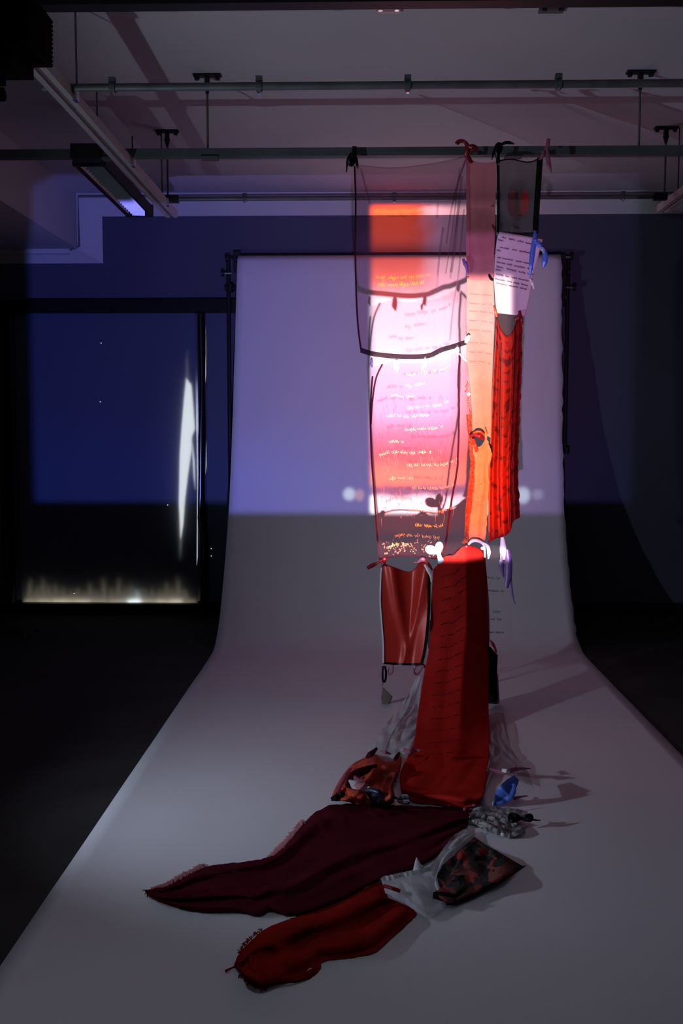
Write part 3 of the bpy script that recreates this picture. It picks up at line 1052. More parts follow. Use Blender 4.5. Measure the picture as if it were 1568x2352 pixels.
rib(tC, 'knot_tail', C_dark, [(1122, 1018, -.02), (1128, 1030, -.03), (1130, 1040, -.02)], [2, 3, 2], YC)

# --- D: small grey organza with a heart print --------------------------------------
YD = YF - .03
D = Panel([(1143, 370), (1160, 366), (1180, 366), (1195, 370), (1210, 373), (1225, 371), (1240, 362)],
          [(1143, 534), (1172, 536), (1200, 537), (1229, 536)],
          [(1144, 420), (1144, 480)], [(1236, 420), (1232, 480)], 30, 36, hang(YD, .008, 1.5, 1.0))
tD = thing('heart_hanging', 'small grey organza square printed with a red heart, bordered in black', 'fabric panel', at(1190, 536, YD))
def heart(N, tc, c):
    x, y, z = N.sep(tc.outputs['UV'])
    def ell(cx, cy, rx, ry, e0, e1):
        a = N.m('DIVIDE', N.m('SUBTRACT', x, cx), rx)
        b = N.m('DIVIDE', N.m('SUBTRACT', y, cy), ry)
        return N.ss(N.m('ADD', N.m('MULTIPLY', a, a), N.m('MULTIPLY', b, b)), e1, e0)
    c = N.mix(N.m('MULTIPLY', ell(.50, .46, .34, .30, .4, 1.1), .45), c, (.10, .05, .07, 1))
    c = N.mix(N.m('MULTIPLY', ell(.36, .42, .15, .21, .3, 1.1), .8), c, (.22, .012, .02, 1))
    c = N.mix(N.m('MULTIPLY', ell(.51, .30, .15, .13, .3, 1.1), .7), c, (.26, .02, .03, 1))
    c = N.mix(N.m('MULTIPLY', ell(.67, .43, .13, .20, .3, 1.1), .95), c, (.70, .010, .02, 1))
    return N.mix(N.m('MULTIPLY', ell(.46, .46, .05, .17, .3, 1.1), .8), c, (.05, .01, .015, 1))
C_heart = cloth('heart_print_organza', (.17, .15, .165), .74, .4, print_fn=heart)
D.build('cloth', C_heart, tD)
Dp = Panel([(1150, 378), (1156, 420), (1172, 470), (1195, 500), (1222, 450)], [(1173, 534), (1190, 535), (1210, 536), (1226, 534)],
           [(1158, 460), (1161, 500), (1162, 515), (1172, 509)], [(1226, 490)], 14, 14, hang(YD + .012), smooth=0)
Dp.build('lining_patch', C_patch, tD)
D.strip([(0, 0), (0, 1)], px2m(6, YD), 'border', R_black, tD)
D.strip([(1.0, -.01), (1.0, 1)], px2m(13, YD), 'border', R_black, tD)
D.strip([(0, 1), (1, 1)], px2m(5, YD), 'border', R_blacknet, tD)
D.strip([(0, 0), (1, 0)], px2m(3, YD), 'border', R_blacknet, tD)
rib(tD, 'tie', R_black, [(1144, 372, -.03), (1142, 355, -.05), (1141, 340, -.06), (1146, 331, -.06), (1149, 340, -.06), (1146, 352, -.05)], [9, 9, 12, 14, 12, 7], YD)
rib(tD, 'tie', R_black, [(1148, 334, -.06), (1160, 327, -.06), (1172, 328, -.06), (1181, 331, -.06)], [5, 7, 7, 2], YD)
rib(tD, 'tie', R_black, [(1141, 336, -.05), (1133, 350, -.05), (1129, 368, -.05)], [9, 6, 1], YD)
rib(tD, 'tie', R_black, [(1143, 350, -.04), (1140, 360, -.05), (1144, 374, -.03)], [6, 4, 10], YD)
rib(tD, 'tie', R_pink, [(1259, 318, -.05), (1258, 330, -.06), (1254, 345, -.06), (1250, 354, -.05)], [8, 9, 10, 8], YD)
rib(tD, 'tie', R_pink, [(1255, 345, -.06), (1258, 362, -.06), (1260, 380, -.06), (1266, 397, -.05)], [8, 10, 10, 2], YD)
rib(tD, 'tie', R_pink, [(1246, 346, -.06), (1248, 356, -.06), (1240, 366, -.04)], [9, 8, 5], YD)
for px, py in ((1145, 377), (1239, 366), (1226, 530)):
    knotball(tD, R_pink, px, py, YD - .02, 2.4, 'stitch_bead')

# --- E: letter page ----------------------------------------------------------------
YE = YF - .045
E = Panel([(1147, 532), (1160, 534), (1200, 541), (1246, 550)], [(1141, 719), (1160, 721), (1185, 724), (1207, 726)],
          [(1141, 546), (1137, 580), (1134, 630), (1134, 645), (1137, 690)], [(1240, 575), (1230, 610), (1222, 640), (1221, 660), (1214, 692)], 24, 30, hang(YE, .006, 1.0, 2.0), smooth=1)
tE = thing('letter_page', 'pink handwritten letter page tied under the heart square with blue ribbon', 'letter', at(1180, 725, YE))
E.build('sheet', C_letter, tE, .0008)
rows_ = [((.10, .065), (.80, .085)), ((.02, .10), (.14, .11)), ((.10, .19), (.86, .20)), ((.02, .23), (.14, .235)), ((.05, .315), (.95, .335)), ((.05, .375), (.97, .40)),
         ((.05, .43), (1.0, .465)), ((.03, .465), (.16, .47)), ((.05, .52), (1.0, .555)), ((.03, .58), (.9, .61)), ((.05, .63), (.95, .66))]
E.writing(rows_, 'handwriting', Ink, tE, .0085, .0019)
rib(tE, 'tie', R_blue, [(1229, 530, -.02), (1228, 548, -.04), (1223, 575, -.05), (1220, 605, -.05), (1216, 636, -.03)], [6, 11, 12, 10, 3], YE)
rib(tE, 'tie', R_blue, [(1228, 552, -.04), (1236, 562, -.05), (1246, 570, -.05), (1252, 584, -.05), (1251, 600, -.05), (1247, 615, -.04)], [8, 9, 8, 12, 14, 4], YE)
rib(tE, 'bow_loop', R_silver, [(1239, 568, -.06), (1248, 574, -.07), (1248, 581, -.06)], [6, 9, 4], YE)
rib(tE, 'tie', R_white, [(1216, 640, -.03), (1222, 650, -.04), (1226, 664, -.03)], [4, 7, 2], YE)
knotball(tE, R_blue, 1229, 552, YE - .05, 5)

# --- F: red satin strip ------------------------------------------------------------
YFr = YF - .03
F_ = Panel([(1139, 727), (1146, 749), (1155, 766), (1164, 774), (1174, 767), (1185, 740), (1193, 722), (1198, 728)],
           [(1121, 1247), (1136, 1238), (1150, 1234), (1165, 1229), (1174, 1217), (1176, 1198), (1194, 1188)],
           [(1137, 780), (1132, 852), (1128, 938), (1124, 1040), (1122, 1083), (1121, 1180)],
           [(1199, 806), (1197, 872), (1192, 1000), (1189, 1060), (1191, 1123)], 50, 70,
           hang(YFr, .010, 4.2, .3, 0, lambda u, v: .03 * u * v), fray=1.0, frays='rb', smooth=1)
tF = thing('satin_strip', 'long red satin strip stained in rows, hanging under the letter page', 'fabric panel', at(1160, 1240, YFr))
F_.build('cloth', C_redprint, tF, .0012)
F_.strip([(.28, .06), (.30, .5), (.32, .95)], px2m(2, YFr), 'seam', R_seam, tF)
F_.strip([(.02, .05), (.02, .95)], px2m(2, YFr), 'seam', R_red, tF)
m = MB(); m.face([at(x, y, YFr + .02) for x, y in ((1140, 716), (1193, 721), (1186, 742), (1175, 768), (1163, 776), (1147, 752))][::-1])
m.build('neck_gauze', cloth('neck_net', (.10, .055, .06), .55, .4), tF)
rib(tF, 'tie', R_red, [(1182, 735, -.03), (1190, 730, -.04), (1194, 722, -.04), (1192, 714, -.03)], [9, 10, 8, 6], YFr)
rib(tF, 'tie', R_red, [(1194, 724, -.03), (1198, 734, -.04), (1199, 745, -.03)], [7, 6, 3], YFr)
rib(tF, 'tie', C_orange, [(1134, 704, -.03), (1138, 716, -.04), (1140, 728, -.03)], [3, 6, 5], YFr)
knotball(tF, C_orange, 1139, 722, YFr - .03, 4)

# --- G: gold lettered organza -------------------------------------------------------
YG = YF - .01
def gatherG(u, v):
    g = math.exp(-((u - .80) / .12) ** 2) * max(0, 1 - v * .9)
    return .014 * math.sin((u + v * .10) * 70) * g + .006 * math.sin(u * 40 + 3 * nz(u * 3, v * 2)) * (1 - v * .6)
G = Panel([(858, 842), (872, 838), (909, 827), (925, 834), (950, 834), (975, 829), (1000, 828), (1028, 818), (1049, 803), (1060, 812), (1072, 826)],
          [(871, 1284), (886, 1282), (913, 1275), (959, 1277), (979, 1281), (1005, 1284), (1030, 1276), (1068, 1254)],
          [(853, 885), (850, 948), (851, 1000), (853, 1058), (858, 1120), (862, 1180), (867, 1245)],
          [(1076, 852), (1073, 880), (1082, 938), (1086, 985), (1091, 1040), (1092, 1075), (1086, 1120), (1082, 1150), (1080, 1200), (1078, 1235)], 60, 80,
          hang(YG, .005, 3, 1.1, 0, gatherG), smooth=1, fray=.7, frays='r')
tG = thing('gold_lettered_hanging', 'sheer pink panel with gold lettering hanging from the mauve hem by white knots', 'fabric panel', at(965, 1283, YG))
G.build('cloth', C_gold, tG)
lines = []
yy = .06
while yy < .98:
    a0 = random.uniform(.06, .45)
    lines.append(((a0, yy), (min(.84, a0 + random.uniform(.12, .5)), yy - .006)))
    yy += random.uniform(.040, .080)
G.writing(lines, 'gold_lettering', C_goldink, tG, .017, .0024, dens=.9)
m = MB()
for k in range(90):                                # pigment runs and flecks caught in the weave
    u, v = random.uniform(.05, .80), random.uniform(.42, .80)
    m.ribbon([G.S(u, v), G.S(u + random.uniform(-.006, .006), v + .006), G.S(u + random.uniform(-.01, .01), v + random.uniform(.014, .05))], [.001, random.uniform(.002, .005), .0008], 0, .0005)
for k in range(75):
    u, v = random.uniform(.03, .68), random.uniform(.905, .99)
    a = random.uniform(.004, .012)
    m.ribbon([G.S(u, v), G.S(u + a, v + random.uniform(-.006, .006)), G.S(u + 2 * a, v + random.uniform(-.012, .012))], [.002, random.uniform(.004, .011), .002], random.uniform(-.6, .6), .0005)
m.build('pigment_fleck', C_fleck, tG)['kind'] = 'stuff'
G.strip([(.965, .30), (.975, .6), (.97, .98)], px2m(14, YG), 'selvedge', C_selvedge, tG, .15)
G.strip([(.0, .05), (.0, .5), (.0, 1)], px2m(4, YG), 'edge_trim', R_seam, tG)
G.strip([(.09, .0), (.04, .05), (.02, .14), (.005, .3)], px2m(4, YG), 'edge_trim', R_seam, tG, .3)
G.strip([(.885, .02), (.86, .25), (.815, .5), (.76, .75), (.70, .985)], px2m(4.5, YG), 'seam', R_seam, tG, .2)
G.strip([(.0, 1), (.5, 1), (1, 1)], px2m(3, YG), 'hem', R_seam, tG)
m = MB()
for k in range(70):                                # torn orange selvedge down the side
    v = .12 + .86 * k / 70
    p = G.S(.985, v, .006)
    q = p + Vector((random.uniform(-.016, .020), 0, -random.uniform(.006, .022)))
    m.ribbon([p, (p + q) / 2 + Vector((random.uniform(-.006, .006), -.004, 0)), q], random.uniform(.003, .009), random.uniform(-.5, .5), .0006)
m.build('frayed_selvedge', C_orange, tG)['kind'] = 'stuff'
def tieknot(par, px, py, Y, mat, s=1.0, tail=10, wmul=1.0):
    rib(par, 'tie', mat, [(px, py - 10 * s, -.01), (px + 1, py - 3 * s, -.03), (px - 1, py + 6 * s, -.03), (px + 2, py + tail * s, -.02)], [3 * s * wmul, 8 * s * wmul, 9 * s * wmul, 2 * s], Y)
    knotball(par, mat, px, py - 4 * s, Y - .03, 4.2 * s * wmul)
tieknot(tG, 853, 830, YG, R_violet, .9, 16, .8)
tieknot(tG, 910, 836, YG, R_white, 1.15, 16, 1.2)
tieknot(tG, 976, 830, YG, R_white, 1.0, 14)
rib(tG, 'tie', R_white, [(972, 838, -.02), (969, 846, -.03), (970, 853, -.02)], [4, 6, 3], YG)
tieknot(tG, 1050, 804, YG, R_white, 1.0, 10)
rib(tG, 'tie', R_white, [(1055, 812, -.02), (1063, 822, -.03), (1072, 830, -.02)], [3, 5, 3], YG)
rib(tG, 'tie', R_white, [(1078, 770, -.07), (1072, 778, -.08), (1069, 788, -.06)], [5, 11, 5], YG)
knotball(tG, R_white, 1076, 905, YG - .06, 4.5, 'stitch_bead')
rib(tG, 'bow_loop', R_white, [(1004, 1268, -.03), (992, 1258, -.06), (980, 1258, -.05), (984, 1268, -.05), (1004, 1270, -.03)], [5, 12, 11, 10, 5], YG)
rib(tG, 'bow_loop', R_white, [(1006, 1268, -.03), (1003, 1254, -.06), (1009, 1246, -.05), (1014, 1254, -.05), (1009, 1268, -.03)], [5, 10, 9, 9, 5], YG)
rib(tG, 'bow_tail', R_silver, [(1008, 1272, -.04), (1010, 1284, -.06), (1020, 1296, -.04)], [7, 13, 8], YG)
rib(tG, 'bow_tail', R_silver, [(1008, 1274, -.04), (1010, 1286, -.06), (1008, 1300, -.04)], [5, 9, 5], YG)
knotball(tG, R_white, 1007, 1269, YG - .05, 6)

# --- H: rust satin panel ------------------------------------------------------------
YH = YF - .02
def foldH(u, v):
    a = math.exp(-((u - .18 - .42 * v) / .11) ** 2) * (1 - .5 * v)
    b = math.exp(-((u - .92 + .42 * v) / .10) ** 2) * (1 - .4 * v)
    c = math.exp(-((u - .56) / .20) ** 2) * max(0, v - .5) * 2
    vv_ = -.34 * (u - .58) if u > .58 else -.16 * (.58 - u)
    return vv_ * .5 * v ** .5 - .030 * a - .022 * b + .020 * math.exp(-((u - .5) / .2) ** 2) * (1 - v) - .014 * c
H = Panel([(876, 1293), (886, 1295), (909, 1304), (930, 1312), (944, 1313), (955, 1303), (966, 1288), (978, 1291), (984, 1305)],
          [(880, 1523), (910, 1525), (940, 1526), (969, 1525)],
          [(873, 1340), (872, 1381), (876, 1430), (880, 1480)], [(985, 1357), (985, 1400), (981, 1450), (976, 1495)], 50, 60, hang(YH, .003, 2, 0, 0, foldH), smooth=1)
tH = thing('rust_satin_hanging', 'rust red satin panel edged in black, hung by two pink-red knots under the gold lettering', 'fabric panel', at(925, 1530, YH))
H.build('cloth', C_brown, tH, .0012)
H.strip([(0, .05), (0, .5), (0, 1)], px2m(3.5, YH), 'white_piping', R_white, tH)
H.strip([(1, .05), (1.0, .5), (.99, 1)], px2m(7, YH), 'black_piping', R_black, tH)
H.strip([(0, 1), (.5, 1), (.97, 1)], px2m(5, YH), 'black_piping', R_black, tH)
rib(tH, 'side_cord', R_white, [(975, 1296, -.03), (984, 1310, -.04), (992, 1330, -.04), (988, 1342, -.03)], [6, 9, 6, 4], YH)
rib(tH, 'side_cord', C_greyorg, [(989, 1425, -.03), (985, 1440, -.03), (984, 1465, -.03), (985, 1490, -.03)], [7, 6, 7, 4], YH)
rib(tH, 'tie', R_red, [(882, 1285, -.03), (868, 1292, -.04), (856, 1298, -.04), (843, 1305, -.04)], [7, 5, 10, 8], YH)
rib(tH, 'tie', R_red, [(884, 1284, -.03), (880, 1294, -.04), (876, 1302, -.04)], [8, 10, 6], YH)
knotball(tH, R_red, 883, 1284, YH - .04, 5.5)
rib(tH, 'tie', R_pink, [(971, 1282, -.03), (960, 1293, -.04), (950, 1292, -.04)], [8, 6, 5], YH)
rib(tH, 'tie', R_red, [(972, 1285, -.03), (984, 1296, -.04), (993, 1310, -.04)], [9, 8, 4], YH)
knotball(tH, R_pink, 971, 1285, YH - .04, 6)
rib(tH, 'black_loop', R_black, [(879, 1530, -.01), (878, 1548, -.02), (879, 1566, -.02), (884, 1567, -.01), (887, 1548, 0), (884, 1530, 0)], [5, 5, 5, 5, 5, 5], YH)
rib(tH, 'pink_loop', R_pink, [(902, 1527, -.01), (902, 1542, -.02), (895, 1551, -.02), (890, 1544, -.01), (893, 1533, 0)], [5, 5, 5, 4, 3], YH)
rib(tH, 'pink_loop', R_pink, [(966, 1526, -.01), (954, 1528, -.02), (949, 1541, -.02), (955, 1551, -.01), (964, 1544, 0), (970, 1532, 0)], [6, 6, 5, 5, 4, 3], YH)
rib(tH, 'tie', R_red, [(968, 1524, -.02), (975, 1532, -.03), (985, 1536, -.02)], [6, 7, 3], YH)

# --- I: large red panel ---------------------------------------------------------------
YI = YF - .06
def redfn(px, py, u, v):
    o = .004 * math.sin(u * 12 + v * 3) + .006 * nz(u * 3, v * 5, 4)
    uc = .60 - 1.1 * max(0, v - .80)                        # pressed crease: the outer third turns away
    if u > uc:
        o += (u - uc) * .42 * min(1, max(0, (.93 - v) / .10))
    o -= 1.0 * min(1, max(0, (v - .25) / .62)) ** 1.4         # the foot is drawn forward
    lo = max(0, v - .70) / .30
    o += lo * (.035 * nz(u * 3.1 + 2, v * 9, 8) + .03 * math.sin((u * .9 + v * 2.2) * 9))
    d = (v - .885) + (u - .45) * .30                       # the fold where it buckles onto the floor
    o += -.075 * math.exp(-((d - .030) / .026) ** 2) * min(1, lo * 2.5) + .05 * math.exp(-((d + .012) / .018) ** 2) * min(1, lo * 2.5)
    h = .014 + .05 * max(0, nz(u * 2.6 + 5, v * 8, 3)) * lo + .05 * math.exp(-((v - .965) / .02) ** 2) * (.4 + u * .5) * min(1, (1 - v) * 40) + .030 * lo * abs(math.sin((u + v * 1.5) * 5)) * min(1, (1 - v) * 8)
    return drape(px, py, YI + o, h, 9)
I_ = Panel([(995, 1307), (1005, 1297), (1016, 1280), (1029, 1275), (1041, 1278), (1056, 1259), (1073, 1250), (1090, 1256), (1108, 1263), (1114, 1285)],
           [(924, 1828), (946, 1839), (972, 1846), (1022, 1849), (1058, 1857), (1080, 1853), (1103, 1846)],
           [(991, 1357), (988, 1422), (986, 1490), (976, 1533), (967, 1586), (958, 1645), (951, 1706), (932, 1745), (915, 1782)],
           [(1118, 1328), (1123, 1387), (1124, 1469), (1120, 1533), (1121, 1620), (1124, 1680), (1124, 1730), (1116, 1800)], 50, 100, redfn, smooth=1)
tI = thing('red_hanging', 'tall deep red cotton panel reaching the floor, creased down its length', 'fabric panel', atz(1010, 1830, 0))
I_.build('cloth', C_bigred, tI, .0016)
I_.writing([((.20, .03 + .048 * k), (.62, .022 + .048 * k)) for k in range(1, 17)], 'handwriting', InkRed, tI, .009, .0014)
rib(tI, 'tie', R_white, [(1075, 1251, -.05), (1084, 1241, -.06), (1098, 1242, -.06), (1109, 1248, -.05), (1114, 1258, -.05)], [4, 8, 7, 6, 5], YI)
rib(tI, 'tie', R_white, [(1112, 1248, -.06), (1120, 1254, -.06), (1123, 1268, -.06), (1121, 1284, -.05)], [4, 8, 8, 2], YI)
rib(tI, 'tie', R_white, [(1110, 1246, -.06), (1113, 1262, -.06), (1113, 1280, -.05)], [4, 5, 3], YI)
knotball(tI, R_white, 1108, 1259, YI - .05, 5)
knotball(tI, R_pink, 1071, 1255, YI - .02, 3.5, 'stitch_bead')
knotball(tI, R_pink, 1118, 1620, YI - .06, 2.6, 'stitch_bead')

def floorY(px, py, h=.02):
    return atz(px, py, h).y
def frib(par, name, mat, pts, wpx, h=.03, twist=0.0):
    """ribbon lying on the floor cloths: (px, py[, height])"""
    xy = resample(chaikin([(p[0], p[1]) for p in pts], 2), max(14, 6 * len(pts)))
    n = len(xy)
    hh = [p[2] if len(p) > 2 else h for p in pts]
    P, W = [], []
    for i, (a, b) in enumerate(xy):
        s = i / (n - 1) * (len(hh) - 1); k = min(int(s), len(hh) - 2)
        P.append(atz(a, b, hh[k] + (hh[k + 1] - hh[k]) * (s - k)))
        if isinstance(wpx, (list, tuple)):
            s = i / (n - 1) * (len(wpx) - 1); k = min(int(s), len(wpx) - 2)
            W.append(px2m(wpx[k] + (wpx[k + 1] - wpx[k]) * (s - k), P[-1].y))
        else:
            W.append(px2m(wpx, P[-1].y))
    m = MB(); m.ribbon(P, W, twist)
    return m.build(name, mat, par, smooth=True)
for px, py in ((1030, 1852), (1067, 1859), (1088, 1850), (907, 1794)):
    knotball(tI, R_pink, px, py, floorY(px, py, .03), 4.5, 'edge_knot')
frib(tI, 'tie', R_pink, [(926, 1722, .12), (940, 1728, .12), (955, 1723, .12), (964, 1724, .12)], [10, 12, 8, 5])

# --- J: grey white gauze ----------------------------------------------------------------
def fnJ(px, py, u, v):
    return drape(px, py, YF - .02 + .02 * math.sin(u * 9 + v * 2) * v + .02 * nz(u * 3, v * 4, 1), .02 + .03 * abs(nz(u * 3, v * 6, 2)), 7)
J = Panel([(957, 1553), (963, 1552), (971, 1551)], [(858, 1730), (873, 1748), (899, 1751), (912, 1738), (936, 1728), (953, 1708)],
          [(947, 1577), (917, 1627), (888, 1660), (870, 1686), (863, 1709)], [(968, 1586), (962, 1640)], 36, 40, fnJ, smooth=1)
tJ = thing('gauze_hanging', 'grey-white gauze wedge hanging left of the tall red panel under the rust satin', 'fabric panel', atz(900, 1745, 0))
J.build('cloth', C_white, tJ)
J.strip([(.55, 0), (.30, .5), (.25, .9)], px2m(3, YF), 'seam', C_white, tJ)
frib(tJ, 'tie', R_pink, [(872, 1724, .09), (885, 1728, .09), (898, 1732, .07)], [4, 7, 3])
# --- K: little grey triangle
YK = YF - .05
K = Panel([(878, 1577), (888, 1586), (901, 1600)], [(876, 1652), (878, 1656), (881, 1652)], [(876, 1600), (877, 1630)], [(893, 1620), (887, 1640)], 10, 16, hang(YK, .004, 1, 0), smooth=0, fray=.6)
tK = thing('scrap_triangle', 'small grey-brown triangle of cloth dangling on a thread under the black loop', 'scrap', at(880, 1655, YK))
K.build('cloth', cloth('grey_brown_cloth', (.20, .16, .15), 1, .2), tK, .0012)
rib(tK, 'thread', C_greyorg, [(879, 1566), (878, 1577)], 2, YK)
rib(tK, 'thread', C_white, [(878, 1630), (874, 1645), (878, 1660), (872, 1676)], [3, 5, 4, 3], YK)
rib(tK, 'tie', R_red, [(851, 1685, -.02), (862, 1679, -.03), (872, 1677, -.03), (876, 1668, -.02)], [6, 5, 9, 6], YK)

# --- L: orange satin heap -----------------------------------------------------------------
def heap(amp, base=.012, sd=0.0, k1=3.0, k2=3.0, edge=.10):
    def fn(px, py, u, v):
        e = min(1, min(u, 1 - u) / edge) * min(1, min(v, 1 - v) / edge)
        h = base + amp * max(0, e) ** .6 * (.45 + .55 * abs(nz(u * k1 + sd, v * k2, sd)) * 2 + .25 * math.sin(u * 9 + v * 6 + sd))
        return drape(px, py, None, max(.008, h))
    return fn
L_ = Panel([(763, 1826), (770, 1808), (783, 1786), (806, 1756), (839, 1739), (860, 1727), (880, 1750), (905, 1748), (922, 1735)],
           [(780, 1838), (820, 1846), (860, 1848), (899, 1848), (906, 1826)], [(768, 1834)], [(921, 1752), (917, 1775), (898, 1798)], 44, 30, heap(.07, .014, 1.3, 3.5, 3), smooth=1)
tL = thing('orange_satin_heap', 'crumpled orange-red satin heap beside the foot of the tall red panel', 'cloth', atz(850, 1840, 0))
L_.build('cloth', C_orange, tL, .0015)
frib(tL, 'corner', C_maroon, [(842, 1742, .06), (852, 1732, .08), (862, 1722, .09), (866, 1718, .09)], [10, 16, 10, 6])
frib(tL, 'corner', C_maroon, [(906, 1746, .07), (914, 1734, .08), (917, 1728, .08)], [8, 10, 5])
frib(tL, 'fold', C_maroon, [(865, 1758, .10), (835, 1770, .11), (808, 1784, .10), (797, 1806, .09)], [7, 18, 24, 12])
frib(tL, 'fold', R_pink, [(806, 1764, .075), (792, 1784, .08), (782, 1806, .07), (774, 1822, .06)], [4, 9, 12, 8])
tL2 = thing('petal_scarf', 'crumpled pink, white and orange petal scarf lying against the orange heap', 'scarf', atz(825, 1846, 0))
for nm, mt, pts, wd in (('petal', R_pink, [(812, 1780, .10), (824, 1796, .115), (842, 1808, .10)], [3, 22, 14]),
                    ('petal', C_white, [(801, 1792, .10), (814, 1800, .11), (826, 1812, .11), (842, 1810, .10)], [4, 22, 27, 9]),
                    ('petal', C_fringe, [(816, 1800, .115), (828, 1806, .12), (840, 1818, .10)], [9, 27, 12]),
                    ('petal', C_orange, [(796, 1810, .10), (812, 1824, .11), (832, 1836, .09), (848, 1846, .06)], [4, 30, 33, 9]),
                    ('petal', C_red, [(818, 1818, .11), (830, 1832, .10), (844, 1845, .06)], [8, 21, 8])):
    frib(tL2, nm, mt, pts, wd, twist=.3)
tL3 = thing('navy_scarf', 'small dark navy satin scrap ending in a shiny pale blue bow', 'scarf', atz(890, 1845, 0))
frib(tL3, 'cloth', C_navy, [(842, 1812, .11), (858, 1824, .10), (880, 1836, .08), (904, 1838, .06)], [14, 34, 26, 10], twist=.2)
frib(tL3, 'edge_fold', C_navy, [(846, 1814, .12), (870, 1820, .12), (895, 1828, .10), (912, 1834, .08)], [4, 6, 8, 6])
frib(tL3, 'bow_loop', R_silver, [(912, 1838, .05), (922, 1829, .08), (936, 1828, .08), (934, 1836, .06), (914, 1838, .05)], [4, 9, 9, 9, 4], twist=.4)
frib(tL3, 'bow_loop', R_silver, [(912, 1840, .05), (924, 1842, .07), (942, 1840, .07), (934, 1846, .05), (914, 1842, .05)], [4, 9, 9, 9, 4], twist=.4)
knotball(tL3, R_white, 848, 1811, floorY(848, 1811, .11), 5.5)
tL4 = thing('black_knot', 'black cloth knot at the left foot of the orange heap', 'knot', atz(776, 1842, 0))
frib(tL4, 'loop', R_black, [(760, 1836, .04), (770, 1832, .07), (782, 1834, .06)], [8, 16, 12])
frib(tL4, 'loop', R_black, [(778, 1834, .05), (784, 1824, .09), (792, 1822, .09)], [12, 14, 8])

# --- M: maroon cloth ---------------------------------------------------------------------------
def fnM(px, py, u, v):
    e = min(1, min(u, 1 - u) / .06) * min(1, min(v, 1 - v) / .10)
    r = math.sin(v * 13 + 2.2 * nz(u * 2.2, v * 1.2, 6) + u * 2.0)
    h = .012 + e ** .7 * (.014 + .016 * max(0, r) ** 2 + .012 * nz(u * 5, v * 5, 9) + .005 * abs(nz(u * 9, v * 14, 2)))
    return drape(px, py, None, max(.009, h))
M_ = Panel([(340, 2044), (352, 2038), (385, 2036), (430, 2010), (467, 1990), (540, 1982), (619, 1972), (660, 1937), (707, 1879), (740, 1856), (762, 1846), (900, 1850), (1059, 1855), (1094, 1862)],
           [(340, 2056), (367, 2073), (437, 2092), (496, 2096), (563, 2094), (572, 2102), (603, 2103), (619, 2088), (672, 2110), (783, 2072), (860, 2025), (954, 1996), (1012, 1961), (1071, 1897)],
           [(336, 2050)], [(1086, 1880)], 130, 44, fnM, smooth=1, fray=1.0)
tM = thing('maroon_cloth', 'large dark maroon cloth trailing across the grey paper to a frayed tip', 'cloth', atz(650, 2050, 0))
M_.build('cloth', C_maroon, tM, .002)
def fringe(par, run, n, lx, ly, mat, h=.012):
    m = MB()
    run = resample(run, n)
    for a, b in run:
        p = atz(a + random.uniform(-2, 2), b + random.uniform(-2, 2), h + random.uniform(0, .01))
        q = atz(a + lx * random.uniform(.3, 1.2) + random.uniform(-4, 4), b + ly * random.uniform(.3, 1.2) + random.uniform(-3, 3), .010)
        m.ribbon([p, (p + q) / 2 + Vector((random.uniform(-.004, .004), 0, .005)), q], random.uniform(.0015, .005), random.uniform(-.4, .4), .0008)
    o = m.build('fringe', mat, par)
    o['kind'] = 'stuff'
    return o
fringe(tM, [(350, 2046), (385, 2036), (430, 2010), (470, 1990)], 220, -9, -5, C_fringe)
fringe(tM, [(625, 1972), (660, 1938), (700, 1888)], 220, -12, -2, C_fringe)
fringe(tM, [(338, 2046), (346, 2060)], 12, -7, 1, C_maroon)

# --- N: scarlet cloth in front ----------------------------------------------------------------------
def fnN(px, py, u, v):
    e = min(1, min(u, 1 - u) / .07) * min(1, min(v, 1 - v) / .14)
    ring = math.exp(-(((math.hypot((u - .17) / .16, (v - .55) / .36)) - 1) / .25) ** 2)
    h = .014 + e ** .7 * (.016 + .022 * ring + .018 * math.sin((v * 1.2 - u * .25) * 11) * (u > .2) * min(1, (u - .2) * 5) + .018 * nz(u * 4, v * 4, 5))
    return drape(px, py, None, max(.009, h))
N_ = Panel([(538, 2216), (549, 2190), (572, 2166), (607, 2133), (672, 2108), (735, 2088), (783, 2070), (830, 2046), (876, 2020), (900, 2036)],
           [(548, 2224), (572, 2252), (607, 2266), (631, 2257), (701, 2254), (737, 2227), (737, 2207), (800, 2200), (860, 2190), (884, 2168), (920, 2135), (957, 2100)],
           [(541, 2221)], [(884, 2060), (905, 2068), (948, 2087)], 100, 44, fnN, smooth=1, fray=.8)
tN = thing('scarlet_cloth', 'scarlet cloth curled in a roll at the front of the trail', 'cloth', atz(700, 2230, 0))
N_.build('cloth', C_scarlet, tN, .002)
frib(tN, 'cord', C_scarlet, [(517, 2231, .02), (530, 2224, .02), (546, 2217, .02)], [7, 4, 5])
frib(tN, 'rolled_edge', C_scarlet, [(577, 2190, .045), (574, 2215, .045), (596, 2238, .045), (650, 2246, .042), (700, 2238, .035), (726, 2222, .025)], [8, 9, 9, 9, 9, 7], twist=.4)
frib(tN, 'red_tip', R_red, [(880, 2034, .06), (900, 2040, .07), (919, 2047, .06)], [8, 9, 9])
fringe(tN, [(555, 2236), (580, 2256), (612, 2268)], 46, -5, 9, C_scarlet)
fringe(tN, [(549, 2190), (572, 2160), (600, 2138)], 30, -6, -3, C_scarlet)

